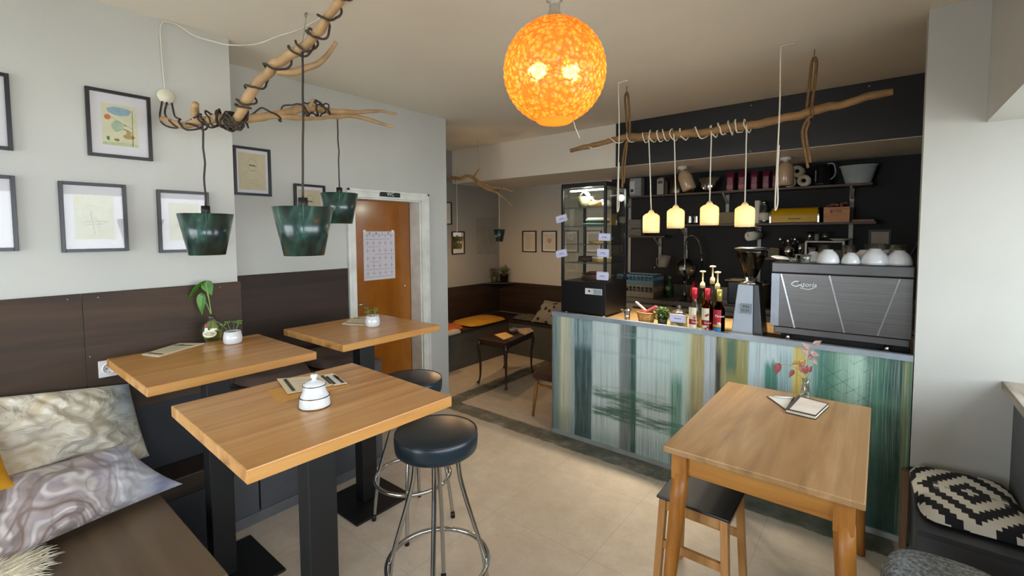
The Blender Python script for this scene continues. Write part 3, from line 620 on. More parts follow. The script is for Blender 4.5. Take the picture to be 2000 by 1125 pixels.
right = [at_d(455, 236, 2.0), at_d(510, 228, 2.15), at_d(560, 220, 2.3), at_d(600, 212, 2.45), at_d(640, 216, 2.6), at_d(690, 220, 2.72), at_d(735, 217, 2.82), at_d(775, 222, 2.92)]
mb, P2, R2 = branch(right, [.016, .018, .018, .02, .018, .014, .010, .006], 2, 9); mb.build('branch', DRW2, T)
mb, P3, R3 = branch([at_d(520, 228, 2.17), at_d(570, 229, 2.3), at_d(620, 232, 2.5), at_d(680, 226, 2.7), at_d(720, 234, 2.78), at_d(768, 248, 2.86)], [.01, .012, .01, .013, .011, .007], 3, 8); mb.build('branch', DRW2, T)
mb, P4, R4 = branch([at_d(540, 142, 1.85), at_d(580, 138, 1.87), at_d(615, 128, 1.88), at_d(638, 108, 1.88), at_d(657, 82, 1.88)], [.012, .014, .013, .011, .008], 4, 8); mb.build('branch', DRW2, T)
mb, P5, R5 = branch([at_d(385, 238, 2.04), at_d(381, 220, 2.03), at_d(384, 204, 2.0)], [.018, .016, .013], 5, 6); mb.build('branch', DRW2, T)
mb, P6, R6 = branch([at_d(600, 212, 2.45), at_d(606, 204, 2.44), at_d(612, 193, 2.43)], [.014, .011, .006], 6, 6); mb.build('branch', DRW2, T)
BRN = pm('#2e241d', .5, name='brown_textile_cable', bump=.2, bscale=900)
n1_ = len(P1)
lp = MB()
jx_ = Vector((XL+.025, jb.y, jb.z-.03))
lp.tube(bez([jx_+YA*-.02, at_x(312, 232, XL+.03), at_x(325, 246, XL+.06), at_d(345, 250, 2.16), at_d(362, 242, 2.06)]+wrap(P1, R1, 18, 40, 2.6, ph=2, wob=.014), 3), .0042, 7)
lp.tube(bez([jx_, at_x(322, 222, XL+.04), at_d(335, 240, 2.13), at_d(352, 247, 2.1)]+wrap(P1, R1, 22, 46, 3.4, ph=1, wob=.01), 3), .0042, 7)
lp.tube(bez([jx_+YA*.02, at_x(338, 214, XL+.035), at_x(342, 228, XL+.08)]+wrap(P1, R1, 12, 78, 8.2, ph=.5, wob=.006), 3), .0042, 7)
lp.tube(bez(wrap(P1, R1, 30, 40, 4, ph=4, wob=.012), 2), .0042, 7)
lp.tube(bez(wrap(P1, R1, 72, n1_-2, 4.4, ph=1, wob=.006), 3), .0042, 7)
lp.tube(bez(wrap(P2, R2, 0, 40, 3.6, ph=1, wob=.014), 3), .0042, 7)
lp.tube(bez(wrap(P2, R2, 26, 36, 3.2, ph=2, wob=.02), 3), .0042, 7)
lp.build('wound_cable', BRN, T)
hp_ = at_z(597, 25, H); pb = P1[int(72)]
MB().tube([Vector((hp_.x, hp_.y, H)), Vector((hp_.x, hp_.y, H-.03)), pb+Vector((0, 0, .02))], .0012, 5).build('hanging_wire', pm('#9a9a96', .4, .8), T)
MB().tube([Vector((hp_.x, hp_.y, H))+Vector((math.sin(k*.5)*.012, 0, -.012-.012*math.cos(k*.5))) for k in range(11)], .002, 6).build('ceiling_hook', pm('#8c8c88', .3, 1.), T)
# shades
sh = NT('green_enamel'); co = sh.co((1, 1, .35)); n_ = sh.noise(co, 11, 5, .6, 1.2)
sh.put(sh.b.inputs['Base Color'], sh.ramp(n_, [(.38, '#0a1a1b'), (.52, '#17352f'), (.62, '#2f544b'), (.78, '#7d9b97')])); sh.set(Roughness=.3, Coat_Weight=.4); sh.bump(n_, .15, .004)
SHADE = sh.m
CREAM = pm('#d9cf9a', .6, name='cream_lining', var=.03)
def green_shade(px, py0, D, cable_top, label, lit=1.2):
    c = at_d(px, py0, D); ztop = c.z; h = .178; rt, rb = .105, .069
    T = thing('bucket_lamp', label, 'lamp', (c.x, c.y, ztop-h), 'green bucket shaped pendant shades')
    MB().lathe([(rb, ztop-h), (rt, ztop), (rt-.0015, ztop), (rb-.0015, ztop-h)], (c.x, c.y, 0), 56, close=True).build('shade', SHADE, T)
    MB().lathe([(rb-.0018, ztop-h+.0005), (rt-.0018, ztop-.0005), (rt-.003, ztop-.0005), (rb-.003, ztop-h+.0005)], (c.x, c.y, 0), 48, close=True).build('lining', CREAM, T)
    d = (CAM-Vector((c.x, c.y, ztop))); d.z = 0; d.normalize(); sdx = Vector((-d.y, d.x, 0))
    MB().beam(Vector((c.x, c.y, ztop+.01))+d*(rt+.002)+sdx*.0, Vector((c.x, c.y, ztop-h*.5))+d*((rt+rb)/2+.002), .003, .02).build('seam', SHADE, T)
    MB().cyl((c.x, c.y, ztop-.01), (c.x, c.y, ztop+.035), .017, 20).build('lamp_holder', BLK, T)
    MB().tube([(c.x-rt+.004, c.y, ztop-.004), (c.x, c.y, ztop-.002), (c.x+rt-.004, c.y, ztop-.004)], .002, 6).build('bracket', BLK, T)
    MB().sphere((c.x, c.y, ztop-.055), .02, sz=1.2).build('light_bulb', emit('#ffd9a0', 6), T)
    top = Vector(cable_top); k = [top]; m_ = 12
    for i in range(1, m_): f = i/m_; k.append(top.lerp(Vector((c.x, c.y, ztop+.03)), f)+Vector((noise.noise(Vector((f*5, px, 0)))*.006, noise.noise(Vector((f*5, px, 4)))*.006, 0)))
    k.append(Vector((c.x, c.y, ztop+.03))); MB().tube(k, .0042, 8).build('cable', BRN, T)
    LIGHTS.append(((c.x, c.y, ztop-.055), lit, (1, .75, .42), .03)); return T
cA = at_d(402, 418, 2.0); green_shade(402, 418, 2.0, at_d(396, 232, 2.0), 'green pendant shade nearest the left wall in front of a picture')
green_shade(592, 405, 1.7, at_d(592, 92, 1.75)+ZA*.02, 'largest green pendant shade with vertical seam, hanging nearest')
green_shade(663, 378, 2.72, at_d(659, 222, 2.66), 'green pendant shade beside the WC door, hanging farthest back', .9)
# ------------------------------------------------------------------ orange glass globe
gx, gy, D = 1083, 140, 1.50; gc = at_d(gx, gy, D); gr = 99.5*D/F
T = thing('globe_lamp', 'orange honeycomb glass globe lamp under the ceiling', 'lamp', (gc.x, gc.y, gc.z-gr))
og = bpy.data.materials.new('amber_glass'); og.use_nodes = True; n = og.node_tree.nodes; L = og.node_tree.links; n.clear()
tc = n.new('ShaderNodeTexCoord'); vo = n.new('ShaderNodeTexVoronoi'); vo.inputs['Scale'].default_value = 70; L.new(tc.outputs['Object'], vo.inputs['Vector'])
bm_ = n.new('ShaderNodeBump'); bm_.inputs['Strength'].default_value = .8; bm_.inputs['Distance'].default_value = .006; L.new(vo.outputs[0], bm_.inputs['Height']); bm_.invert = True
rc = n.new('ShaderNodeValToRGB'); rc.color_ramp.elements[0].color = lin('#ffa84a'); rc.color_ramp.elements[1].color = lin('#c2661f'); rc.color_ramp.elements[0].position = .25; rc.color_ramp.elements[1].position = .6; L.new(vo.outputs[0], rc.inputs[0])
tl = n.new('ShaderNodeBsdfTranslucent'); L.new(rc.outputs[0], tl.inputs[0]); L.new(bm_.outputs[0], tl.inputs[1])
tr = n.new('ShaderNodeBsdfRefraction'); tr.inputs[0].default_value = lin('#ffc860'); tr.inputs[1].default_value = .35; tr.inputs[2].default_value = 1.12; L.new(bm_.outputs[0], tr.inputs[3])
df = n.new('ShaderNodeBsdfDiffuse'); df.inputs[0].default_value = lin('#eb9440'); L.new(bm_.outputs[0], df.inputs[2])
gl = n.new('ShaderNodeBsdfGlossy'); gl.inputs[1].default_value = .15; L.new(bm_.outputs[0], gl.inputs[4])
m1 = n.new('ShaderNodeMixShader'); m1.inputs[0].default_value = .3; L.new(tl.outputs[0], m1.inputs[1]); L.new(tr.outputs[0], m1.inputs[2])
m2 = n.new('ShaderNodeMixShader'); m2.inputs[0].default_value = .32; L.new(m1.outputs[0], m2.inputs[1]); L.new(df.outputs[0], m2.inputs[2])
m3 = n.new('ShaderNodeMixShader'); m3.inputs[0].default_value = .05; L.new(m2.outputs[0], m3.inputs[1]); L.new(gl.outputs[0], m3.inputs[2])
oo = n.new('ShaderNodeOutputMaterial'); L.new(m3.outputs[0], oo.inputs[0])
ogc = bpy.data.materials.new('amber_glass_plain'); ogc.use_nodes = True; n = ogc.node_tree.nodes; L = ogc.node_tree.links; n.clear(); t1_ = n.new('ShaderNodeBsdfTranslucent'); t1_.inputs[0].default_value = lin('#ffd28a'); d1_ = n.new('ShaderNodeBsdfDiffuse'); d1_.inputs[0].default_value = lin('#f0a24a'); x1_ = n.new('ShaderNodeMixShader'); x1_.inputs[0].default_value = .3; L.new(t1_.outputs[0], x1_.inputs[1]); L.new(d1_.outputs[0], x1_.inputs[2]); o1_ = n.new('ShaderNodeOutputMaterial'); L.new(x1_.outputs[0], o1_.inputs[0])
mb = MB(); NU, NV = 144, 96
def gpt(u, v):
    th = .12+(PI-.12-.36)*v; a = 2*PI*u; k1 = a*22; k2 = (v*34)
    hx = abs(math.sin(k1/2+k2*PI/2))*abs(math.sin(k1/2-k2*PI/2)); r = gr*(1-.018*(1-hx)+.006)
    return Vector((gc.x+r*math.sin(th)*math.cos(a), gc.y+r*math.sin(th)*math.sin(a), gc.z+r*math.cos(th)))
mb.grid(gpt, 264, 110); S = mb.build('glass_globe', og, T)
zb = gc.z+gr*math.cos(PI-.36); rb = gr*math.sin(.36)
MB().lathe([(rb*1.0, zb), (rb*1.02, zb-.004), (rb*.9, zb-.009), (.001, zb-.010)], (gc.x, gc.y, 0), 48).build('bottom_cap', ogc, T)
PC_ = at_d(1120, 236, 1.46); MB().tube([PC_, at_d(1124, 250, 1.46), at_d(1132, 270, 1.46)], .0012, 5).build('pull_cord', WC_, T)
GC = pm('#c9c8b8', .15, 0, name='clear_fitting', Transmission_Weight=.6)
zt = gc.z+gr
MB().lathe([(.028, zt-.012), (.03, zt+.0), (.02, zt+.008), (.022, zt+.02), (.017, zt+.03), (.018, zt+.055), (.027, zt+.06), (.027, zt+.066), (.017, zt+.07), (.015, zt+.12), (.016, H)], (gc.x, gc.y, 0), 28).build('stem', GC, T)
MB().lathe([(.05, H-.03), (.055, H-.002), (.001, H-.001)], (gc.x, gc.y, 0), 28).build('ceiling_rose', GC, T)
bulb = emit('#ffe2a8', 55)
for sx_ in (-1, 1):
    bc = gc+RT*(sx_*.062)+ZA*-.0; MB().sphere(bc, .016, sz=1.2).build('light_bulb', bulb, T); MB().cyl(bc+ZA*.02, bc+ZA*.06, .012, 12).build('bulb_holder', PW, T)
    LIGHTS.append((tuple(bc+ZA*-.0), 3.3, (1, .72, .38), .028))
MB().box(gc+Vector((-.01, -.01, .05)), gc+Vector((.01, .01, gr*.98))).build('inner_rod', PW, T)
# ------------------------------------------------------------------ counter
def X_at(px, py=720): return at_y(px, py, YC).x
cw = XC1-XC0
t = NT('painted_panel'); co = t.co(); X, Y, Z = t.xyz(co)
wob = t.math('MULTIPLY', t.math('SUBTRACT', t.noise(t.co((9, 1, 1.2)), 1.4, 4, .6), .5), .035)
xx = t.math('ADD', X, wob); u = t.math('DIVIDE', t.math('SUBTRACT', xx, XC0), cw)
def c7(v): return 1060+v/3.309
def c8(v): return 1440+v/2.32
st = [(c7(72), '#6d8284'), (c7(105), '#8e9c90'), (c7(122), '#cfccb0'), (c7(172), '#b9bda6'), (c7(186), '#a9b9b8'), (c7(203), '#9fb3b5'), (c7(209), '#2a4648'), (c7(313), '#2c494a'), (c7(320), '#bccfcf'), (c7(490), '#c3d3d2'), (c7(503), '#7a8282'), (c7(562), '#6a7474'), (c7(574), '#23503f'), (c7(604), '#2a5646'), (c7(611), '#c0d2d2'), (c7(820), '#bdd3cf'), (c7(900), '#b3cfc9'), (c7(945), '#b9c9b4'), (c7(968), '#a79c62'), (c7(1035), '#a99d68'), (c7(1050), '#b3c0c6'), (c7(1110), '#b0bcc2'), (c7(1122), '#5f5a3a'), (c7(1150), '#94905a'), (c7(1325), '#8d8a45'), (c7(1337), '#bcd2d8'), (c8(250), '#bdd3d8')]
st2 = [(c8(240), '#bdd3d8'), (c8(262), '#cdb750'), (c8(300), '#c4b565'), (c8(330), '#9fc0ba'), (c8(370), '#3f7a6c'), (c8(430), '#5f8d78'), (c8(480), '#8db3a0'), (c8(560), '#a7c8b8'), (c8(600), '#3c6a5a'), (c8(640), '#4d7b66'), (c8(700), '#1f4a3c'), (c8(752), '#1c4236'), (c8(762), '#7f8358'), (c8(785), '#4f6a50')]
def pos(stops): return [((X_at(p)-XC0)/cw, c) for p, c in stops]
colA = t.ramp(u, pos(st)); colB = t.ramp(u, pos(st2)); usp = (X_at(c8(245))-XC0)/cw
gt = t.math('GREATER_THAN', u, usp); col = t.mix(gt, colA, colB)
stre = t.noise(t.co((60, 1, 1.0)), 1.6, 5, .65); stre2 = t.noise(t.co((150, 1, 2.2), loc=(3, 0, 0)), 1.4, 4, .6)
col = t.mix(t.math('MULTIPLY', t.ramp(stre, [(.5, (0, 0, 0)), (.7, (1, 1, 1))]), .45), col, '#2f4f4b')
col = t.mix(t.math('MULTIPLY', t.ramp(stre2, [(.5, (0, 0, 0)), (.68, (1, 1, 1))]), .3), col, '#d3dedb')
big = t.noise(co, 3.2, 4, .6)
def px_band(a, b, soft=.02): return t.band(xx, X_at(a), X_at(b), soft)
def stroke(a, b, z0, z1, colr, amt, slope=0., thr=.45, soft=.012):
    global col
    zz = t.math('ADD', t.math('ADD', Z, t.math('MULTIPLY', X, slope)), t.math('MULTIPLY', t.math('SUBTRACT', t.noise(t.co((3, 1, 30)), 1.2, 4, .65), .5), .08))
    m = t.math('MULTIPLY', px_band(a, b), t.band(zz, z0, z1, soft)); m = t.math('MULTIPLY', m, t.ramp(t.noise(t.co((4, 1, 50), loc=(z0, 0, 0)), 1.3, 4, .7), [(thr-.1, (0, 0, 0)), (thr+.1, (1, 1, 1))]))
    col = t.mix(t.math('MULTIPLY', m, amt), col, colr)
def drip(a, b, z0, z1, colr, amt, thr=.5, soft=.05):
    global col
    m = t.math('MULTIPLY', px_band(a, b, .008), t.band(t.math('ADD', Z, t.math('MULTIPLY', stre, .15)), z0+.07, z1+.07, soft)); m = t.math('MULTIPLY', m, t.ramp(stre2, [(thr-.12, (0, 0, 0)), (thr+.08, (1, 1, 1))])); col = t.mix(t.math('MULTIPLY', m, amt), col, colr)
def zc(x, y): return at_y(x, y, YC).z
stroke(c7(325), c7(860), zc(1230, 790), zc(1230, 772), '#2c5c45', .85); stroke(c7(325), c7(930), zc(1250, 832), zc(1250, 812), '#2a5a44', .9); stroke(c7(420), c7(640), zc(1225, 812), zc(1225, 792), '#2a5845', .75)
stroke(c7(350), c7(900), zc(1200, 655), zc(1200, 651), '#8fb0ac', .6); stroke(c7(330), c7(820), zc(1200, 690), zc(1200, 687), '#8fa9a8', .6); stroke(c7(330), c7(800), zc(1200, 760), zc(1200, 757), '#6f9a88', .7)
drip(c7(825), c7(900), 0, zc(1320, 735), '#2d7a5c', .85, .42); drip(c7(610), c7(830), 0, zc(1270, 850), '#6f8080', .5); drip(c7(330), c7(500), 0, zc(1200, 850), '#7a8a7c', .5, .45); drip(c7(80), c7(200), 0, .2, '#5f6a58', .5, .42)
drip(c7(205), c7(318), .74, .96, '#a8bfc4', .7, .45, .03); drip(c7(1180), c7(1250), .72, .97, '#1f5b4b', .8, .42); drip(c7(1120), c7(1150), .55, .85, '#15181a', .9, .4)
drip(c8(125), c8(185), .62, .83, '#2c7a66', .9, .38, .02); drip(c8(185), c8(250), .4, .9, '#2f7f72', .6, .5); drip(c7(930), c7(1010), .2, .45, '#5a6b4a', .6, .45)
col = t.mix(t.math('MULTIPLY', t.math('MULTIPLY', px_band(c8(580), c8(755)), t.band(Z, -.1, t.noise(co, 2, 2) if False else .42, .15)), .8), col, '#143628')
col = t.mix(t.math('MULTIPLY', t.math('MULTIPLY', px_band(c8(560), c8(760)), t.band(t.math('ADD', Z, t.math('MULTIPLY', big, .1)), .72, .8, .04)), .35), col, '#6f9a84')
# scratched diamond lattice
dX = t.math('MULTIPLY', X, 11.); dZ = t.math('MULTIPLY', Z, 14.)
for sg in (1, -1):
    f_ = t.math('FRACT', t.math('ADD', dX, t.math('MULTIPLY', dZ, float(sg)))); m = t.math('MULTIPLY', t.band(f_, .48, .52, .008), t.math('MULTIPLY', px_band(c8(390), c8(610)), t.band(Z, .55, .93, .02)))
    m = t.math('MULTIPLY', m, t.ramp(t.noise(co, 9, 3), [(.42, (0, 0, 0)), (.5, (1, 1, 1))])); col = t.mix(t.math('MULTIPLY', m, .7), col, '#24443a')
col = t.mix(t.math('MULTIPLY', t.ramp(big, [(.4, (0, 0, 0)), (.75, (1, 1, 1))]), .16), col, '#7d9a9c')
t.put(t.b.inputs['Base Color'], col); t.set(Roughness=.32); t.bump(stre2, .2, .002)
T = thing('bar_counter', 'bar counter with painted green, white and ochre striped front', 'counter', (-.93, 3.35, 0))
PAINT = t.m
pn = MB().box((XC0, YC, .03), (XC1, YC+.018, HC-.004)); o = pn.build('painted_front', PAINT, None, origin=(0, 0, 0)); o.parent = T; o.location = -T.location
EDG = pm('#8f9aa2', .35, .3, name='grey_edging')
MB().box((XC0-.004, YC-.012, 0.0), (XC1, YC+.006, .03)).build('floor_rail', pm('#9a9f9b', .5), T)
MB().box((XC0-.012, YC-.008, HC-.03), (XC1, YC+.03, HC)).build('top_edging', EDG, T)
MB().box((XC0-.01, YC-.004, .03), (XC0, YC+.6, HC-.002)).build('side_panel', pm('#6a6d6c', .5), T)
MB().box((XC0, YC+.03, HC-.06), (XC1-.002, YC+.66, HC-.024)).build('worktop', wood('#b89a6a', '#a5855a', '#8a6c44', .6, 'X', .45), T, bevel=.002)
MB().box((XC0, YC+.02, .0), (XC1-.002, YC+.6, HC-.062)).build('carcass', pm('#4a4846', .6), T)
WT = HC-.024
# ------------------------------------------------------------------ cold display cabinet
cx0, cx1 = at_y(1096, 500, 3.13).x, at_y(1183, 500, 3.13).x; cy0, cy1 = 3.13, 3.50
T = thing('display_cabinet', 'tall black glass display cabinet with cakes on the left end of the counter', 'display cabinet', ((cx0+cx1)/2, (cy0+cy1)/2, WT))
CB = pm('#0b0b0d', .3, name='black_gloss', var=.03)
zt = at_y(1183, 353, 3.13).z; zg = at_y(1100, 548, 3.13).z
MB().box((cx0, cy0, WT+.02), (cx1, cy1, zg)).build('base', CB, T, bevel=.004)
MB().box((cx0, cy0, zt-.035), (cx1, cy1, zt)).build('top', CB, T, bevel=.004)
ft = MB(); 
for x in (cx0+.03, cx1-.03):
    for y in (cy0+.03, cy1-.03): MB().cyl((x, y, WT), (x, y, WT+.02), .014, 12).build('foot', CHR, T)
for x in (cx0, cx1-.02):
    for y in (cy0, cy1-.02): MB().box((x, y, zg), (x+.02, y+.02, zt-.035)).build('post', CB, T, bevel=.002)
CG = glass(amount=.0, tint='#fafcfb')
for a, b_ in (((cx0+.02, cy0+.003, zg), (cx1-.02, cy0+.005, zt-.035)), ((cx1-.005, cy0+.02, zg), (cx1-.003, cy1-.02, zt-.035)), ((cx0+.003, cy0+.02, zg), (cx0+.005, cy1-.02, zt-.035)), ((cx0+.02, cy1-.005, zg), (cx1-.02, cy1-.003, zt-.035))):
    MB().box(a, b_).build('glass_pane', CG, T)
SHF = glass(amount=.04, tint='#e3eeea'); shz = [at_y(1104, y, cy0+.02).z for y in (406.6, 442, 476.6, 511.8)]
for z in shz:
    o = MB().box((cx0+.02, cy0+.022, z-.005), (cx1-.02, cy1-.022, z)).build('glass_shelf', SHF, T)
    MB().box((cx0+.02, cy0+.018, z-.006), (cx1-.02, cy0+.022, z+.001)).build('shelf_edge', pm('#5a615f', .3, .5), o, origin=T.location)
CAB = T
lz = zt-.055
MB().tube([(cx0+.05, cy0+.06, lz), (cx1-.04, cy0+.05, lz)], .007, 8).build('light_tube', emit('#f3ffe9', 9), T)
for k, y_ in enumerate((cy0+.045,)): LIGHTS.append((((cx0+cx1)/2, cy0+.07, lz-.025), 9.0, (.93, 1., .85), .03))
a, b_ = at_y(1143, 561, cy0), at_y(1176, 577, cy0)
S = MB().box((a.x, cy0-.0015, b_.z), (b_.x, cy0, a.z-.006)).build('sticker', pm('#c9cdcf', .4), T); MB().box(((a.x+b_.x)/2, cy0-.002, b_.z+.003), (b_.x-.004, cy0-.0015, a.z-.012)).build('printed_panel', pm('#8fa0a8', .4), S, origin=T.location)
tri = at_y(1151, 568, cy0); MB().prism([(tri.x-.012, cy0-.0015, tri.z-.008), (tri.x+.012, cy0-.0015, tri.z-.008), (tri.x, cy0-.0015, tri.z+.01)], (0, -.0006, 0)).build('warning_triangle', pm('#1a1a1c', .5), S, origin=T.location)
PAPER = pm('#cdd0e6', .7, name='label_paper', var=.02); BLU = pm('#4b57a8', .6, var=.03)
def tagcard(px, py, w, h, Y, rot, lab, txt='', X=None):
    c = at_y(px, py, Y); cr, sr = math.cos(rot), math.sin(rot); R = Vector((cr, 0, sr)); U = Vector((-sr, 0, cr)); N = -YA
    T = CAB
    pts = []
    for (sx_, sy_, a0) in ((1, 1, 0), (-1, 1, PI/2), (-1, -1, PI), (1, -1, 3*PI/2)):
        for k in range(4): a = a0+k*PI/6; pts.append(c+N*.002+R*(sx_*(w/2-.008)+.008*math.cos(a))+U*(sy_*(h/2-.008)+.008*math.sin(a)))
    K = MB().prism(pts, N*.0012).build('price_card', PAPER, T)
    fr = [c+N*.0035+R*(p-c).dot(R)*.92+U*(p-c).dot(U)*.84 for p in pts]; MB().ribbon(fr+[fr[0]], .0012, N).build('printed_border', BLU, K, origin=T.location)
    mb = MB(); mb.ribbon([c+N*.0036-R*w*.22, c+N*.0036+R*w*.22], .005, N).build('text_line', BLU, K, origin=T.location)
    MB().ribbon([c+N*.0036-R*w*.34-U*h*.2, c+N*.0036+R*w*.34-U*h*.2], .002, N).build('text_line', BLU, K, origin=T.location)
tagcard(1097, 427, .105, .055, cy0-.004, .22, 'tilted white price card on the left post of the cabinet, upper one')
tagcard(1097, 495, .105, .058, cy0-.004, .2, 'tilted white price card on the left post of the cabinet, lower one')
tagcard(1181, 463, .098, .055, cy0-.004, -.03, 'white price card on the right post of the cabinet, topmost of three')
tagcard(1178, 494, .1, .06, cy0-.004, -.04, 'white price card on the right post of the cabinet, middle of three')
tagcard(1177, 539, .1, .062, cy0-.004, 0, 'white price card on the right post of the cabinet, lowest of three')
# cakes and bread
BREAD = pm('#b98a4c', .7, var=.25, scale=30, bump=.4, bscale=60); CRM = pm('#e9e3cb', .6, var=.05, bump=.3); CHOC = pm('#3b2116', .6, var=.2, bump=.5); TEAL = pm('#9fc9c0', .25, var=.03); CLOTHW = pm('#efecd8', .9, var=.1, bump=.4, bscale=30)
mx = (cx0+cx1)/2; my = (cy0+cy1)/2
def P(px, py): return at_y(px, py, my)
z = shz[0]
T = thing('bread_basket', 'spotted basket with pale cloth on the top shelf of the cabinet', 'basket', (cx0+.11, my, z))
MB().shell([(.055, z+.002), (.072, z+.06), (.074, z+.095)], (cx0+.12, my, 0), .004, seg=28).build('basket', pm('#6b6247', .8, var=.5, scale=40), T)
mb = MB(); mb.grid(lambda u, v: Vector((cx0+.1+.2*u, my-.06+.12*v+.02*math.sin(u*9), z+.1+.045*math.sin(u*5+v*3)*(1-u)-.06*u+.03*noise.noise(Vector((u*6, v*6, 0))))), 26, 14); mb.build('cloth', CLOTHW, T, solid=.004)
def bun(x, y, z, r, m, lab, cat, sz=.5, name='bun', g=None):
    mb = MB(); mb.sphere((x, y, z+r*sz), r, sz=sz); o = mb.build(name, m); return tag(o, lab, cat, g)
bun(cx0+.225, my-.03, z, .055, BREAD, 'round pale roll on the top shelf of the display cabinet', 'bread', .55)
bun(cx0+.30, my+.0, z, .04, CRM, 'pale wrapped sandwich on the top shelf at the right post', 'sandwich', .8, 'sandwich')
z = shz[1]
T = thing('cake_plate', 'pale green scalloped cake plate on the second cabinet shelf', 'cake plate', (mx+.02, my, z))
MB().lathe([(.04, z+.001), (.05, z+.004), (.10, z+.012), (.12, z+.018), (.12, z+.022), (.1, z+.017), (.001, z+.012)], (mx+.02, my, 0), 40).build('plate', TEAL, T)
T = thing('cream_cake', 'cake with white cream topping on the scalloped plate', 'cake', (mx+.03, my, z+.019))
MB().lathe([(.09, z+.0195), (.092, z+.045), (.001, z+.046)], (mx+.03, my, 0), 36).build('sponge', CHOC, T)
MB().lathe([(.094, z+.044), (.096, z+.055), (.08, z+.066), (.001, z+.062)], (mx+.03, my, 0), 36).build('cream_topping', CRM, T, bevel=0)
T = thing('tart', 'flat golden tart on the third cabinet shelf', 'cake', (mx+.03, my, shz[2])); z = shz[2]
MB().lathe([(.075, z+.001), (.088, z+.022), (.084, z+.022), (.08, z+.016), (.001, z+.016)], (mx+.04, my, 0), 36).build('crust', BREAD, T)
T = thing('loaf_cake', 'dark loaf cake on the lowest glass shelf', 'cake', (cx0+.13, my, shz[3])); z = shz[3]
MB().box((cx0+.07, my-.05, z+.001), (cx0+.2, my+.05, z+.045)).build('loaf', CHOC, T, bevel=.014, seg=3)
T = thing('cheese_cake', 'pale cake with white icing on the lowest glass shelf', 'cake', (cx1-.12, my, z))
MB().lathe([(.075, z+.001), (.077, z+.03), (.001, z+.031)], (cx1-.13, my, 0), 32).build('sponge', BREAD, T); MB().lathe([(.078, z+.0305), (.079, z+.04), (.07, z+.046), (.001, z+.045)], (cx1-.13, my, 0), 32).build('icing', CRM, T)
T = thing('chocolate_cake', 'dark chocolate cake on the floor of the display cabinet', 'cake', (mx, my, zg))
MB().lathe([(.09, zg+.001), (.092, zg+.05), (.085, zg+.056), (.001, zg+.056)], (mx-.01, my, 0), 32).build('sponge', CHOC, T); MB().lathe([(.04, zg+.056), (.045, zg+.066), (.02, zg+.07), (.001, zg+.066)], (mx-.01, my, 0), 24).build('topping', pm('#6b2b1d', .5), T)
# ------------------------------------------------------------------ espresso machine
ey = 3.11; ex0, ex1 = at_y(1505, 580, ey).x, .143
ztop = at_y(1505, 512, ey).z; z1_ = at_y(1505, 533, ey).z; z2_ = at_y(1504, 636, ey).z; z3_ = at_y(1507, 649, ey).z
SS = NT('brushed_steel'); co = SS.co((1, 1, 90)); SS.put(SS.b.inputs['Base Color'], SS.ramp(SS.noise(co, 3, 4), [(.3, '#565554'), (.7, '#636261')])); SS.set(Metallic=1., Roughness=.34, Anisotropic=.5); SS = SS.m
SS2 = pm('#5a5a5b', .38, 1., .05, name='steel_trim'); DEEP = ey+.5
T = thing('espresso_machine', 'large brushed steel espresso machine on the right end of the counter', 'coffee machine', ((ex0+ex1)/2, ey+.25, WT))
bot = WT+.046
MB().box((ex0, ey, z1_+.004), (ex1, DEEP, ztop)).build('cup_rail', SS2, T, bevel=.006)
xs0 = ex0-.004
bd = MB().box((ex0+.002, ey+.008, z2_), (ex1-.002, DEEP-.02, z1_+.002)).build('body', SS, T, bevel=.004)
MB().box((ex0+.02, ey+.004, bot), (ex1-.01, DEEP-.01, z2_)).build('lower_trim', SS2, T, bevel=.004)
def fpt(px, py): p = at_y(px, py, ey+.006); return p
lines = [((1526, 535), (1552, 640)), ((1620, 538), (1649, 650)), ((1758, 545), (1714, 656))]
for a, b_ in lines:
    A, B_ = fpt(*a), fpt(*b_); MB().beam(A, B_, .008, .006, up=(0, 1, 0)).build('raised_seam', pm('#9ea1a5', .25, 1.), T)
MB().box((ex0+.002, ey+.004, z2_+.004), (ex0+.045, ey+.009, z1_-.002)).build('corner_strip', pm('#7e838b', .35, .8), T)
lg_ = at_y(1571, 556, ey+.004)
WL = pm('#d5d8da', .35, name='logo_silver', var=.02)
words('storia', .036, lg_+Vector((.018, 0, .0)), XA, ZA, WL, T, 'logo_lettering', .002, shear=.2)
am = MB(); q = [lg_+Vector((x, -.001, z)) for x, z in ((-.066, 0), (-.05, .014), (-.03, .017), (-.022, .008), (-.028, -.006), (-.045, -.012), (-.066, 0))]
am.ribbon(bez(q, 5), .005, -YA); am.ribbon([lg_+Vector((-.024, -.001, .018)), lg_+Vector((-.02, -.001, -.006)), lg_+Vector((-.005, -.001, -.014))], .006, -YA); am.ribbon(bez([lg_+Vector((-.02, -.001, -.02)), lg_+Vector((.02, -.001, -.026)), lg_+Vector((.05, -.001, -.014))], 5), .003, -YA)
am.build('logo_mark', WL, T)
for px in (1538, 1733):
    x = at_y(px, 660, ey+.03).x; MB().lathe([(.013, WT), (.013, WT+.02), (.011, bot)], (x, ey+.035, 0), 16).build('foot', CHR, T); MB().lathe([(.013, WT), (.011, bot)], (x, DEEP-.06, 0), 16).build('foot', CHR, T)
MB().box((ex0+.05, ey+.07, WT+.004), (ex1-.01, DEEP-.1, bot)).build('drip_tray_housing', pm('#0b0b0c', .7), T)
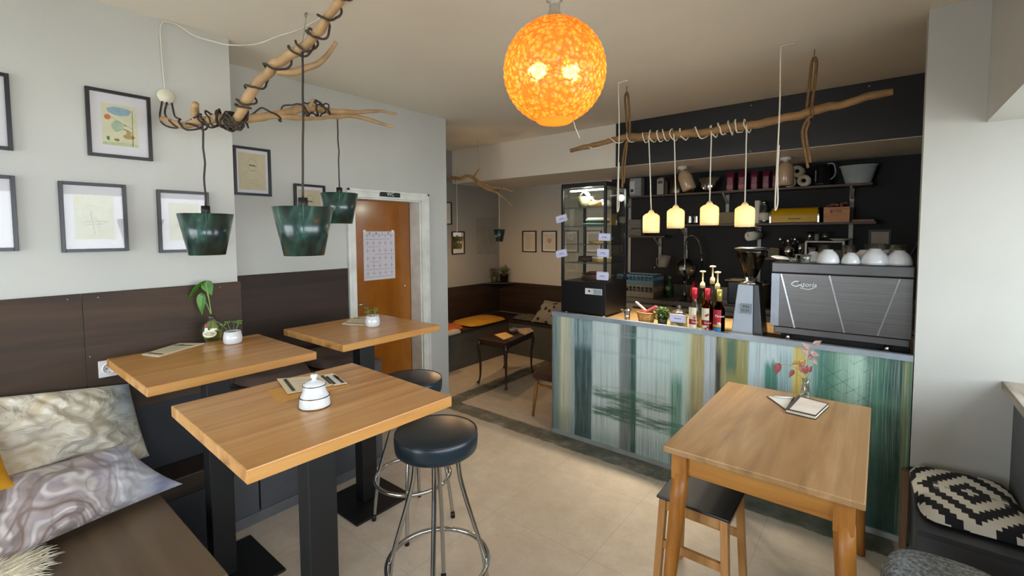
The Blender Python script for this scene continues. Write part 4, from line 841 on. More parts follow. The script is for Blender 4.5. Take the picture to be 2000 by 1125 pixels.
# cups and glasses on the machine: white cups upside down, glasses in front and behind
CUPM = pm('#cfd3d6', .12, name='white_china', var=.02, Coat_Weight=.5); GL = glass(amount=.06, tint='#eef3f2')
zc_ = ztop+.001
def cup(x, y, s, lab, first=[None]):
    if first[0] is None:
        T = thing('coffee_cup', lab, 'cup', (x, y, zc_), 'white cups upside down on the coffee machine')
        r = .047; MB().shell([(r, zc_), (r*.98, zc_+.012), (r*.86, zc_+.034), (r*.6, zc_+.052), (r*.45, zc_+.056), (r*.42, zc_+.062)], (x, y, 0), .003, seg=32).build('bowl', CUPM, T)
        MB().lathe([(r*.5, zc_+.05), (r*.45, zc_+.0565), (.001, zc_+.0565)], (x, y, 0), 28).build('cup_bottom', CUPM, T)
        MB().tube(bez([(x+r*.9, y, zc_+.014), (x+r*1.35, y, zc_+.018), (x+r*1.3, y, zc_+.04), (x+r*.78, y, zc_+.042)], 6), .0045, 8).build('handle', CUPM, T)
        T.scale = (s, s, s); first[0] = T; T.rotation_euler.z = 1.4; return T
    return dup(first[0], (x, y, zc_), random.uniform(.8, 2.3), lab, scale=(s, s, s))
def ex(px, Y=3.2): return at_y(px, 500, Y).x
GC_ = 'white cups upside down on the coffee machine'
for px, Y, s, lab in ((1590, 3.24, 1.0, 'white upturned cup in the second row left of the bright cup'), (1617, 3.18, 1.25, 'bright white upturned cup on the coffee machine, leftmost large one'), (1662, 3.18, .98, 'small white upturned cup right of the leftmost large cup'),
                      (1688, 3.30, 1.2, 'white upturned cup in the back row at the centre'), (1709, 3.19, 1.38, 'large white upturned cup near the middle of the coffee machine'), (1728, 3.3, 1.2, 'white upturned cup behind the two largest cups'), (1757, 3.2, 1.25, 'white upturned cup at the right end of the coffee machine'), (1740, 3.42, 1.2, 'white upturned cup at the back right of the machine')):
    cup(ex(px, Y), Y, s, lab)
cupp = Vector((ex(1662, 3.3), 3.3, zc_))
def tumbler(px, Y, ztop_px, w, lab, z0=zc_, grp='clear glasses on the coffee machine'):
    c = at_y(px, ztop_px, Y); T = thing('drinking_glass', lab, 'glass', (c.x, Y, z0), grp)
    MB().shell([(w*.42, z0+.006), (w*.5, c.z)], (c.x, Y, 0), .002, seg=28).build('wall', GL, T); MB().lathe([(w*.42, z0), (w*.42, z0+.007), (.001, z0+.007)], (c.x, Y, 0), 28).build('thick_base', GL, T); return T
tumbler(1550, 3.17, 503, .05, 'short clear glass at the left end of the coffee machine')
tumbler(1574, 3.16, 497, .058, 'short clear glass with thick base second from the left')
tumbler(1612, 3.38, 478, .082, 'tall clear glass standing behind the leftmost large cup')
tumbler(1659, 3.38, 479, .082, 'tall clear glass behind the small white cup')
tumbler(1712, 3.46, 476, .115, 'wide clear glass behind the large middle cup')
tumbler(1757, 3.4, 478, .098, 'clear glass behind the rightmost cup')
T = thing('saucer', 'tilted white saucer at the left corner of the coffee machine', 'saucer', (ex(1524, 3.3), 3.3, zc_))
MB().lathe([(.03, 0), (.032, .003), (.06, .012), (.062, .014), (.03, .008), (.001, .006)], (ex(1527, 3.3), 3.3, zc_+.006), 32, (.1, -.12, 1)).build('dish', CUPM, T)
# ------------------------------------------------------------------ grinder
gy_ = 3.17; g = at_z(1464, 652, WT); gx_ = at_y(1462, 600, gy_).x
T = thing('coffee_grinder', 'silver coffee grinder with dark bean hopper left of the espresso machine', 'coffee grinder', (gx_, gy_, WT))
zg1 = at_y(1462, 556, gy_).z; zh0 = at_y(1462, 545, gy_).z; zh1 = at_y(1462, 484, gy_).z; wt_, wb_ = at_y(1482, 560, gy_).x-at_y(1443, 560, gy_).x, at_y(1494, 650, gy_).x-at_y(1434, 650, gy_).x
ALU = pm('#8d969f', .4, .3, .03, name='silver_paint')
mb = MB(); fb, ft_ = wb_*.36, wt_*.42
mb.prism([(gx_-wb_*.5, gy_-.05, WT+.002), (gx_+fb*.55, gy_-.05, WT+.002), (gx_+ft_*.6, gy_-.035, zg1), (gx_-wt_*.5, gy_-.035, zg1)], (0, .02, 0)); mb.build('front_plate', ALU, T, bevel=.004)
DG = pm('#3a3d3f', .4, .4, .05, name='dark_housing')
vs_ = MB(); a_ = [(gx_-wb_*.47, gy_-.03), (gx_+wb_*.5, gy_-.03), (gx_+wb_*.5, gy_+.14), (gx_-wb_*.47, gy_+.14)]; b2 = [(gx_-wt_*.5, gy_-.016), (gx_+wt_*.5, gy_-.016), (gx_+wt_*.5, gy_+.11), (gx_-wt_*.5, gy_+.11)]
vs_._add([(x, y, WT) for x, y in a_]+[(x, y, zg1+.004) for x, y in b2], [(0, 3, 2, 1), (4, 5, 6, 7), (0, 1, 5, 4), (1, 2, 6, 5), (2, 3, 7, 6), (3, 0, 4, 7)]); vs_.build('housing', DG, T, bevel=.006)
MB().lathe([(wt_*.5, zg1), (wt_*.52, zg1+.012), (wt_*.32, zg1+.02), (wt_*.3, zh0+.012), (.001, zh0+.012)], (gx_, gy_+.04, 0), 32).build('collar', CHR, T)
rh = (at_y(1494, 486, gy_).x-at_y(1434, 486, gy_).x)*.52
HG = glass('#b5b2aa', amount=.06, tint='#cfcabd')
MB().shell([(wt_*.28, zh0+.01), (wt_*.34, zh0+.02), (rh, zh1-.03), (rh, zh1-.012)], (gx_, gy_+.04, 0), .002, seg=40).build('hopper', HG, T)
MB().lathe([(wt_*.27, zh0+.012), (wt_*.32, zh0+.022), (rh*.5, zh0+.055), (.001, zh0+.06)], (gx_, gy_+.04, 0), 36).build('coffee_beans', pm('#1b0f09', .5, var=.4, scale=90, bump=1., bscale=120), T, kind='stuff')
MB().lathe([(rh+.004, zh1-.014), (rh+.006, zh1-.004), (rh*.8, zh1+.003), (.001, zh1+.004)], (gx_, gy_+.04, 0), 40).build('lid', pm('#17181a', .35), T)
lc = at_y(1456, 603, gy_-.047)
L_ = MB().box((lc.x-.031, gy_-.054, lc.z-.03), (lc.x+.031, gy_-.048, lc.z+.032)).build('badge', pm('#78858a', .5, var=.15, scale=60), T)
words('MM', .024, (lc.x+.004, gy_-.0546, lc.z+.014), XA, ZA, pm('#22282a', .5), T, 'badge_lettering'); words('M M', .024, (lc.x, gy_-.0546, lc.z-.012), XA, ZA, pm('#22282a', .5), T, 'badge_lettering')
# ------------------------------------------------------------------ bottles
def bottle(px, Y, h, gcol, capm, lab, front=True, pump=False, label=None, r=.034, name='syrup_bottle'):
    x = at_y(px, 640, Y).x; z = WT; T = thing(name, lab, 'bottle', (x, Y, z), 'syrup bottles on the counter')
    lev = glass(gcol, amount=.05, tint=gcol)
    MB().lathe([(r*.9, z), (r, z+.006), (r, z+h*.5), (r*.92, z+h*.57), (r*.5, z+h*.67), (.0135, z+h*.74), (.013, z+h*.97), (.001, z+h*.97)], (x, Y, 0), 32).build('glass_body', lev, T)
    if not pump: MB().lathe([(.0155, z+h*.74), (.016, z+h), (.001, z+h+.001)], (x, Y, 0), 24).build('foil_cap', capm, T)
    else:
        MB().lathe([(.016, z+h*.9), (.016, z+h), (.008, z+h+.012), (.005, z+h+.015), (.005, z+h+.075), (.018, z+h+.078), (.02, z+h+.086), (.001, z+h+.09)], (x, Y, 0), 20).build('pump', pm('#c9b98e', .4), T)
    if label:
        (z0_, z1b, m) = label
        MB().lathe([(r+.0006, z+z0_*h), (r+.0006, z+z1b*h)], (x, Y, 0), 32).build('label_band', m, T) if False else None
        def band(f0, f1, m, nm='paper_label', dr=.0006):
            mb = MB(); mb.grid(lambda u, v: Vector((x+(r+dr)*math.cos(-PI/2-.9+1.8*u*1.0-.3), Y+(r+dr)*math.sin(-PI/2-.9+1.8*u-.3), z+h*(f0+(f1-f0)*v))), 18, 1); return mb.build(nm, m, T)
        return T, band, x, Y, z, h, r
    return T
RED = pm('#a3142c', .3, name='red_foil'); GOLD = pm('#a89b4c', .35, .6, name='gold_foil'); CRL = pm('#ddd6bd', .6, var=.03); REDL = pm('#8e1526', .5, var=.04); BLL = pm('#1f6fae', .5); BRD = pm('#aa1f2e', .5)
D_ = Vector((-.3, -1, 0)).normalized(); Rt = Vector((1, -.3, 0)).normalized()
def syrup(px, Y, gcol, cap, lab, dark):
    T, band, x, y, z, h, r = bottle(px, Y, .285, gcol, cap, lab, label=(0, 1, None))
    p0 = Vector((x, y, 0))+Vector((0, -1, 0)).lerp(Vector((-.4, -.9, 0)), .8).normalized()*(r+.0028)
    d = (Vector((0, 0, 0))-Vector((x, y, 0))).normalized(); p0 = Vector((x, y, 0))+d*(r+.0012); R = Vector((-d.y, d.x, 0)); 
    if dark:
        band(.2, .56, BRD); band(.17, .22, pm('#d9a32c', .5), 'label_band', .001); band(.02, .16, BLL, 'label_band'); words('Torani', .021, p0+ZA*(z+h*.42), R, ZA+R*.15, pm('#efe9df', .5, var=0), T, 'label_lettering', shear=.3)
        MB().lathe([(.012, 0), (.012, .0015)], p0+ZA*(z+h*.245), 20, d).build('label_emblem', pm('#d8cfc0', .5), T)
    else:
        band(.03, .56, CRL); band(.17, .29, REDL, 'label_band', .001); words('Torani', .016, p0+ZA*(z+h*.23), R, ZA+R*.15, pm('#e9e2d6', .5, var=0), T, 'label_lettering', shear=.3)
        mb = MB()
        for k in range(5):
            if 'amber' in lab: mb.lathe([(.001, 0), (.007, .0005), (.001, .001)], p0+R*(.009*math.cos(k*1.3))+ZA*(z+h*(.4 if k % 2 else .12)+.006*math.sin(k*2.)), 12, d)
            else: mb.ribbon([p0+d*.001+ZA*(z+h*.3), p0+d*.001+R*(.018*math.cos(.5+k*.55))+ZA*(z+h*.3+.03*math.sin(.5+k*.55))], .003, d)
        mb.build('label_picture', BRD, T)
syrup(1356, 3.085, '#e6e9e2', RED, 'clear syrup bottle with red foil cap and agave label, left of three', False)
syrup(1381, 3.10, '#a5571f', RED, 'amber syrup bottle with red foil cap, middle of three', False)
syrup(1404, 3.085, '#3a1510', GOLD, 'dark syrup bottle with gold cap and red and blue label', True)
bottle(1371, 3.24, .3, '#c9bd8c', None, 'tall yellowish pump bottle behind the red capped bottles', pump=True)
bottle(1390, 3.26, .335, '#d7dbd2', None, 'tallest clear pump bottle in the back row', pump=True)
bottle(1400, 3.22, .3, '#c9c9a9', None, 'pump bottle behind the gold capped bottle', pump=True)
# cookie jar with price card
jx0 = at_y(1326, 620, 3.16).x; z = WT
T = thing('cookie_jar', 'glass cookie jar with domed lid and price card on the counter', 'jar', (jx0, 3.16, z))
MB().shell([(.05, z+.001), (.057, z+.012), (.057, z+.07), (.045, z+.085), (.043, z+.092)], (jx0, 3.16, 0), .003, seg=36).build('jar_body', GL, T)
MB().lathe([(.05, z+.092), (.052, z+.098), (.035, z+.112), (.012, z+.12), (.008, z+.126), (.015, z+.136), (.01, z+.147), (.001, z+.149)], (jx0, 3.16, 0), 32).build('lid', GL, T)
mb = MB(); rnd = random.Random(3)
for k in range(7): a = k*.9; mb.lathe([(.001, 0), (.022, .002), (.022, .009), (.001, .011)], (jx0+.02*math.cos(a), 3.16+.02*math.sin(a), z+.006+.006*k), 14, (rnd.uniform(-.4, .4), rnd.uniform(-.4, .4), 1))
mb.build('cookies', CHOC, T, kind='stuff')
c = at_y(1323, 622, 3.09); 
MB().box((c.x-.055, 3.093, c.z-.028), (c.x+.055, 3.097, c.z+.026)).build('price_card', PAPER, T, bevel=.004)
MB().box((c.x-.025, 3.0922, c.z-.004), (c.x+.025, 3.093, c.z+.001)).build('text_line', BLU, T)
fr = [Vector((c.x+a*.05, 3.0921, c.z-.001+b_*.022)) for a, b_ in ((-1, -1), (1, -1), (1, 1), (-1, 1), (-1, -1))]; MB().ribbon(fr, .0015, -YA).build('printed_border', BLU, T)
# herb pot
hx = at_y(1294, 615, 3.14).x
T = thing('herb_plant', 'bushy green herb between basket and cookie jar', 'plant', (hx, 3.14, z))
MB().shell([(.028, z+.001), (.036, z+.055)], (hx, 3.14, 0), .003, seg=24).build('pot', pm('#2e3a2c', .5), T)
mb = MB(); rnd = random.Random(9)
HERB = pm('#34591f', .6, var=.4, scale=60)
for k in range(420):
    th = rnd.uniform(0, 2*PI); ph = rnd.uniform(-.4, 1.4); r = rnd.uniform(.02, .055); p = Vector((hx+r*math.cos(th)*math.cos(ph), 3.14+r*math.sin(th)*math.cos(ph), z+.06+r*1.1*math.sin(ph)))
    d = Vector((math.cos(th), math.sin(th), rnd.uniform(-.3, 1))).normalized(); s_ = d.cross(ZA).normalized()*.007; mb.poly([p, p+d*.008+s_, p+d*.02, p+d*.008-s_])
mb.build('leaves', HERB, T)
# basket with bars
bxx = at_y(1262, 620, 3.16).x
T = thing('snack_basket', 'small wicker basket holding snack packets on the counter', 'basket', (bxx, 3.16, z))
WK = NT('wicker'); co = WK.co(); w_ = WK.noise(WK.co((40, 40, 160)), 1.5, 2); WK.put(WK.b.inputs['Base Color'], WK.ramp(w_, [(.35, '#8f6230'), (.6, '#c99a58')])); WK.set(Roughness=.7); WK.bump(w_, .6, .006)
MB().shell([(.045, z+.001), (.052, z+.03), (.06, z+.075)], (bxx, 3.16, 0), .005, seg=36, sx=1.15, sy=.8).build('basket', WK.m, T)
MB().tube([(bxx+.065*math.cos(a), 3.16+.046*math.sin(a), z+.075) for a in [2*PI*k/30 for k in range(30)]], .005, 6, True).build('rim', WK.m, T)
for k, (dx, dz, rot, colr, lab) in enumerate(((.03, .075, .55, '#d3606a', 'pink snack bar packet leaning out of the wicker basket'), (-.01, .06, .2, '#a05a26', 'brown snack packet in the wicker basket'), (-.035, .085, -.7, '#d9c3bd', 'pale snack packet standing in the wicker basket'))):
    c = Vector((bxx+dx, 3.15+.012*k, z+dz+.02)); d = Vector((math.cos(rot), .1, math.sin(rot))); n_ = d.cross(YA).normalized()
    o = MB().obox(c, d, Vector((0, 1, -.3)), n_, .06, .018, .008).build('snack_packet', pm(colr, .3, var=.15, scale=30), bevel=.006, seg=3); tag(o, lab, 'snack packet')
# steel measure with tongs
tx = at_y(1225, 605, 3.12).x
T = thing('steel_canister', 'narrow polished steel canister with tongs at the cabinet corner', 'canister', (tx, 3.12, z))
MB().shell([(.02, z+.001), (.02, z+.075)], (tx, 3.12, 0), .002, seg=24).build('canister', CHR, T)
MB().lathe([(.03, z+.078), (.032, z+.085), (.024, z+.094), (.01, z+.1), (.001, z+.1)], (tx, 3.12, 0), 24).build('head', CHR, T)
MB().tube([(tx-.02, 3.11, z+.085), (tx-.045, 3.1, z+.09)], .005, 8).build('spout', CHR, T)
# ------------------------------------------------------------------ stick lamp over the counter
YS = 3.22
T = thing('branch_lamp', 'long bare stick on ropes over the counter with wound white cable', 'lamp', at_y(1420, 240, YS))
sp = [at_y(x, y, YS) for x, y in ((1115, 294), (1165, 282), (1215, 270), (1240, 268), (1330, 262), (1400, 254), (1460, 245), (1530, 232), (1590, 217), (1660, 198), (1720, 184), (1747, 178))]
mb, PS, RS = branch(sp, [.017, .019, .024, .027, .027, .026, .025, .024, .023, .022, .02, .018], 11, 8, 14); mb.build('branch', pm('#8c6a42', .65, bump=.5, bscale=30, var=.3, scale=9, name='peeled_stick'), T)
ROPE = NT('brown_rope'); co = ROPE.co((1, 1, 1)); n_ = ROPE.noise(co, 160, 2); ROPE.put(ROPE.b.inputs['Base Color'], ROPE.ramp(n_, [(.35, '#5d4326'), (.65, '#8a6a40')])); ROPE.set(Roughness=.9); ROPE.bump(n_, .6, .004); ROPE = ROPE.m
def atstick(px): return min(PS, key=lambda p: abs(p.x-at_y(px, 240, YS).x))
for hxp, hyp, spx, tail in ((1591, 96, 1578, (1570, 262, 1578, 328)), (1224, 168, 1228, (1218, 320, 1216, 366))):
    hk = at_z(hxp, hyp, H); s_ = atstick(spx); top = Vector((hk.x, hk.y, H-.06)); 
    MB().cyl((hk.x, hk.y, H), (hk.x, hk.y, H-.045), .0025, 8).tube([Vector((hk.x, hk.y, H-.055))+Vector((math.cos(a)*.012, 0, math.sin(a)*.012)) for a in [2*PI*k/12 for k in range(11)]], .0025, 6).build('ceiling_hook', pm('#6f6f6c', .3, 1.), T)
    mb = MB()
    mb.tube(bez([s_+Vector((-.012, 0, -.03)), s_+Vector((-.014, .032, .0)), s_+Vector((-.012, .006, .045)), top.lerp(s_, .4)+Vector((-.012, 0, 0)), top+Vector((-.012, 0, -.02)), top+Vector((0, 0, .006)), top+Vector((.012, 0, -.02)), top.lerp(s_, .4)+Vector((.014, 0, 0)), s_+Vector((.012, -.006, .045)), s_+Vector((.016, -.034, 0)), s_+Vector((.014, 0, -.032))], 6), .0085, 8)
    a = at_y(tail[0], tail[1], YS-.02); b_ = at_y(tail[2], tail[3], YS-.02)
    mb.tube(bez([s_+Vector((.01, -.02, -.034)), s_+Vector((-.01, -.03, -.055)), a+Vector((-.008, 0, 0)), b_], 6), .0075, 8).tube(bez([s_+Vector((-.01, -.02, -.034)), s_+Vector((-.0, -.03, -.07)), a+Vector((.01, 0, 0)), b_+Vector((.01, 0, .03))], 6), .0075, 8)
    mb.build('rope', ROPE, T)
mb = MB(); W2 = pm('#d9d2c0', .55, name='white_flex', var=.03)
L_ = len(PS)
def idx(px): x = at_y(px, 240, YS).x; return min(range(L_), key=lambda i: abs(PS[i].x-x))
mb.tube(bez(wrap(PS, RS, idx(1150), idx(1262), 2.6, ph=2, cr=.004), 2), .0042, 6); mb.tube(bez(wrap(PS, RS, idx(1262), idx(1292), 2.5, ph=1, cr=.004, wob=.006), 2), .0042, 6)
mb.tube(bez(wrap(PS, RS, idx(1290), idx(1330), 2.2, ph=0, cr=.004, wob=.006), 2), .0042, 6); mb.tube(bez(wrap(PS, RS, idx(1328), idx(1392), 1.8, ph=2, cr=.004, wob=.01), 2), .0042, 6); mb.tube(bez(wrap(PS, RS, idx(1390), idx(1465), 4.5, ph=2, cr=.004, wob=.012), 2), .0042, 6)
mb.build('wound_cable', W2, T)
for (hx_, hy_, mx_, bx_, by_, lab) in ((1525, 88, 1519, 1516, 408, 'white cable hanging in a long loop from the ceiling right of the pendants'), (1208, 160, 1207, 1207, 412, 'white cable hanging in a loop in front of the display cabinet')):
    h_ = at_z(hx_, hy_, H); T2 = thing('hanging_cable', lab, 'cable', (h_.x, h_.y, 1.8), 'white cable loops from the ceiling')
    bot_ = at_y(bx_, by_, h_.y); x_ = bot_.x
    MB().tube(bez([(h_.x+.07, h_.y, H-.005), (h_.x+.01, h_.y, H-.008), (h_.x, h_.y, H-.04), (x_+.004, h_.y, 2.3), (x_-.006, h_.y, bot_.z+.05), (x_, h_.y, bot_.z), (x_+.007, h_.y, bot_.z+.05), (x_+.002, h_.y, bot_.z+.2), (x_+.006, h_.y, 2.1)], 6), .0042, 7).build('flex', W2, T2)
# kitchen pendants
pg = bpy.data.materials.new('ribbed_opal_glass'); pg.use_nodes = True; n = pg.node_tree.nodes; L = pg.node_tree.links; n.clear()
tc = n.new('ShaderNodeTexCoord'); wv = n.new('ShaderNodeTexWave'); wv.bands_direction = 'Z'; wv.inputs['Scale'].default_value = 18; wv.inputs['Distortion'].default_value = .6; L.new(tc.outputs['Object'], wv.inputs[0])
bm_ = n.new('ShaderNodeBump'); bm_.inputs['Strength'].default_value = .5; bm_.inputs['Distance'].default_value = .004; L.new(wv.outputs[1], bm_.inputs['Height'])
tl = n.new('ShaderNodeBsdfTranslucent'); tl.inputs[0].default_value = lin('#fff0cf'); L.new(bm_.outputs[0], tl.inputs[1]); df = n.new('ShaderNodeBsdfDiffuse'); df.inputs[0].default_value = lin('#f0e8d2'); L.new(bm_.outputs[0], df.inputs[2])
mm = n.new('ShaderNodeMixShader'); mm.inputs[0].default_value = .45; L.new(tl.outputs[0], mm.inputs[1]); L.new(df.outputs[0], mm.inputs[2]); oo = n.new('ShaderNodeOutputMaterial'); L.new(mm.outputs[0], oo.inputs[0])
for px, y0_, y1_, cpx, lab in ((1272, 411, 455, 1275, 'ribbed white pendant lamp, leftmost and lowest of the four over the counter'), (1320, 401, 446, 1322, 'ribbed white pendant lamp, second from the left over the counter'), (1386, 394, 440, 1388, 'ribbed white pendant lamp, third from the left over the counter'), (1455, 396, 443, 1459, 'ribbed white pendant lamp, rightmost of the four over the counter')):
    c = at_y(px, y0_, YS); zb_ = at_y(px, y1_, YS).z; h = c.z-zb_
    T = thing('pendant_lamp', lab, 'lamp', (c.x, YS, zb_), 'four ribbed white pendant lamps over the counter')
    MB().shell([(.057, zb_), (.0585, zb_+h*.1), (.0585, zb_+h*.7), (.055, zb_+h*.77), (.036, zb_+h*.86), (.024, zb_+h*.88), (.02, zb_+h*.93), (.012, zb_+h)], (c.x, YS, 0), .003, seg=36).build('shade', pg, T)
    MB().sphere((c.x, YS, zb_+h*.42), .018, sz=1.3).build('light_bulb', emit('#ffe8b8', 14), T)
    MB().cyl((c.x, YS, zb_+h*.6), (c.x, YS, zb_+h*1.02), .012, 12).build('lamp_holder', PW, T)
    s_ = atstick(cpx); k = [s_+Vector((0, -.028, 0))]; 
    for i in range(1, 8): f = i/8; k.append(Vector((s_.x+(c.x-s_.x)*f+.003*noise.noise(Vector((f*6, px, 0))), YS-.02*(1-f), s_.z+(c.z-s_.z)*f)))
    k.append(c+ZA*-.004); MB().tube(k, .0042, 7).build('cable', W2, T)
    LIGHTS.append(((c.x, YS, zb_+h*.42), 60.0, (1, .87, .68), .03))
# ------------------------------------------------------------------ shelves on the black wall
YF = 4.94
SHW = wood('#5d4638', '#4b372b', '#35261d', .7, 'X', .5); RAIL = pm('#9a9a96', .45, .1, name='grey_rail')
def shelf(px0, px1, pyr, lab, th=.02):
    a, b_ = at_y(px0, pyr, YF), at_y(px1, pyr, YF); z = b_.z
    o = MB().box((a.x, YF, z-th), (b_.x, YK-.012, z)).build('wall_shelf', SHW, bevel=.001); tag(o, lab, 'shelf'); return z
zs1 = shelf(1226, 1705, 356, 'long dark upper wall shelf with coffee bags and bowls'); zs2 = shelf(1333, 1712, 432.5, 'dark middle wall shelf carrying the yellow bread bin'); zs3 = shelf(1222, 1298, 460.5, 'short dark wall shelf beside the display cabinet')
zs4 = at_y(1560, 505, YF).z
o = MB().box((at_y(1478, 505, YF).x, YF, zs4-.02), (at_y(1668, 505, YF).x, YK-.012, zs4)).build('wall_shelf', SHW); tag(o, 'lowest dark wall shelf behind the coffee machine with knives and glasses', 'shelf')
for k, (px, y0_, y1_, lab) in enumerate(((1231, 388, 536, 'grey slotted wall rail beside the display cabinet'), (1290, 463, 522, 'short grey wall rail behind the white jug'), (1340, 445, 560, 'grey slotted wall rail behind the tap'), (1422, 372, 440, 'grey slotted wall rail above the pendant lamps'), (1484, 443, 560, 'grey slotted wall rail right of the paper roll'), (1665, 358, 520, 'grey slotted wall rail at the right end of the shelves'))):
    a, b_ = at_y(px, y0_, YK), at_y(px, y1_, YK); T = thing('wall_rail', lab, 'shelf rail', (a.x, YK, b_.z), 'grey wall rails for the shelves')
    MB().box((a.x-.016, YK-.012, b_.z), (a.x+.016, YK, a.z)).build('rail', RAIL, T)
    zz = {0: zs1, 1: zs3, 2: zs2, 3: zs1, 4: zs2, 5: zs1}[k]-.02
    br = MB(); br.beam((a.x, YK-.01, zz-.1), (a.x, YF+.03, zz-.008), .008, .02, up=(1, 0, 0)); br.beam((a.x, YK-.01, zz-.006), (a.x, YF+.02, zz-.006), .016, .008); br.build('bracket', RAIL, T)
# things on the shelves
def bx(px0, px1, py0, z, m, name, lab, cat, d=.1, Y=None, grp=None, bevel=.004, parts=()):
    Y = Y or YF+.03; a, b_ = at_y(px0, py0, Y), at_y(px1, py0, Y); T = thing(name, lab, cat, ((a.x+b_.x)/2, Y, z), grp)
    o = MB().box((a.x, Y, z+.0005), (b_.x, Y+d, a.z)).build('body', m, T, bevel=bevel); return T, a, b_, Y
KX = lambda px, Y=YF+.08: at_y(px, 400, Y).x
# upper shelf, left to right
T, a, b_, Y = bx(1230, 1252, 349, zs1, pm('#8d9295', .5, var=.2, scale=20), 'cardboard_carton', 'white and grey printed carton at the left end of the upper shelf', 'carton')
MB().box((a.x, Y-.001, zs1+.03), (a.x+(b_.x-a.x)*.45, Y, a.z-.03)).build('printed_label', pm('#c9cccb', .5), T); MB().box((a.x+.01, Y-.002, zs1+.045), (a.x+(b_.x-a.x)*.35, Y-.001, zs1+.08)).build('label_picture', pm('#333638', .5), T)
T, a, b_, Y = bx(1283, 1296, 350, zs1, pm('#a9a59b', .5, var=.1), 'milk_carton', 'pale milk carton on the upper shelf', 'carton', .07)
MB().prism([(a.x, Y, a.z), (b_.x, Y, a.z), ((a.x+b_.x)/2+.01, Y+.035, a.z+.02), ((a.x+b_.x)/2-.01, Y+.035, a.z+.02)], (0, .05, 0)).build('folded_top', pm('#b9b5ab', .5), T); MB().box((a.x+.012, Y-.001, a.z-.05), (b_.x-.012, Y, a.z-.02)).build('printed_label', pm('#4d4a48', .6), T)
T, a, b_, Y = bx(1298, 1304, 354, zs1, pm('#3a362f', .6), 'milk_carton', 'narrow dark carton beside the pale milk carton', 'carton', .07)
T = thing('steel_pot', 'tall steel stock pot on the upper shelf behind the tan lamp', 'pot', (KX(1320), YF+.1, zs1)); zt_ = at_y(1316, 344, YF+.02).z
MB().shell([(.085, zs1+.001), (.088, zs1+.01), (.088, zt_)], (KX(1320), YF+.1, 0), .003, seg=36).build('pot_body', pm('#6d675c', .3, 1.), T); MB().tube([(KX(1320)+.088, YF+.06, zt_-.05), (KX(1320)+.115, YF+.06, zt_-.055), (KX(1320)+.115, YF+.14, zt_-.055), (KX(1320)+.088, YF+.14, zt_-.05)], .005, 8).build('handle', CHR, T)
T = thing('steel_bowl', 'flared steel mixing bowl on the upper shelf', 'bowl', (KX(1383), YF+.1, zs1)); rb_ = (KX(1406)-KX(1360))/2
MB().shell([(rb_*.55, zs1+.001), (rb_*.62, zs1+.01), (rb_, at_y(1383, 347, YF+.08).z)], (KX(1383), YF+.095, 0), .002, seg=40, sy=.8).build('bowl', CHR, T)
for k, px in enumerate((1346, 1353)):
    o = MB().lathe([(.017, zs1+.001), (.017, zs1+.075), (.001, zs1+.075)], (KX(px), YF+.05+.03*k, 0), 20).build('spice_tin', pm('#8f5c3a', .25, .9)); tag(o, ('left', 'right')[k]+' copper coloured tin beside the steel mixing bowl', 'tin', 'copper tins on the upper shelf')
PUR = pm('#6b1b34', .32, var=.35, scale=26, name='burgundy_foil', bump=.3)
for k, (x0_, x1_) in enumerate(((1418, 1433), (1441, 1455), (1466, 1480), (1489, 1503), (1508, 1522))):
    a, b_ = at_y(x0_, 336-k*.7, YF+.03), at_y(x1_, 336-k*.7, YF+.03); T = thing('coffee_bag', ('leftmost', 'second', 'middle', 'fourth', 'rightmost')[k]+' burgundy coffee bag in the row on the upper shelf', 'coffee bag', ((a.x+b_.x)/2, YF+.05, zs1), 'burgundy coffee bags on the upper shelf')
    mb = MB(); w_ = b_.x-a.x; xc = (a.x+b_.x)/2; hh = a.z-zs1
    mb.grid(lambda u, v: Vector((xc+w_/2*max(-1, min(1, 1.35*math.cos(2*PI*u)))*(1-.06*math.sin(PI*v)), YF+.075+.04*max(-1, min(1, 1.35*math.sin(2*PI*u)))*(1 if v < .75 else max(.12, (1-v)*4)), zs1+.001+hh*v)), 28, 12); mb.build('bag', PUR, T)
    MB().box((xc-w_*.4, YF+.033, zs1+hh*.12), (xc+w_*.4, YF+.0345, zs1+hh*.3)).build('printed_band', pm('#a04a34' if k < 2 else '#8b3a52', .4), T)
PAPW = pm('#dfdcd0', .85, name='paper_roll', var=.03, bump=.1)
rollr = (KX(1566)-KX(1537))/2
for k, (px, py) in enumerate(((1541, 356), (1570, 355), (1557, 337))):
    c = at_y(px, py, YF+.02); r_ = .052; c.z = zs1+r_+.001 if k < 2 else zs1+r_*2.72
    T = thing('paper_roll', ('left lower', 'right lower', 'upper')[k]+' white kitchen paper roll of the pile of three on the upper shelf', 'paper roll', (c.x, YF+.02, c.z-r_), 'kitchen paper rolls on the upper shelf')
    MB().lathe([(.018, 0), (r_, 0), (r_, .17), (.018, .17)], (c.x, YF+.01, c.z), 36, YA, close=True).build('paper', PAPW, T); MB().lathe([(.0165, -.001), (.018, -.001), (.018, .171), (.0165, .171)], (c.x, YF+.01, c.z), 24, YA, close=True).build('cardboard_tube', pm('#5d4c3a', .8), T)
BKP = pm('#101216', .3, name='black_plastic')
T = thing('kettle', 'black electric kettle with grey handle on the upper shelf', 'kettle', (KX(1604), YF+.09, zs1)); zk_ = at_y(1604, 322, YF+.05).z
MB().lathe([(.075, zs1+.001), (.075, zs1+.02), (.07, zs1+.03), (.062, zk_-.02), (.055, zk_), (.001, zk_+.004)], (KX(1604), YF+.09, 0), 36).build('body', BKP, T)
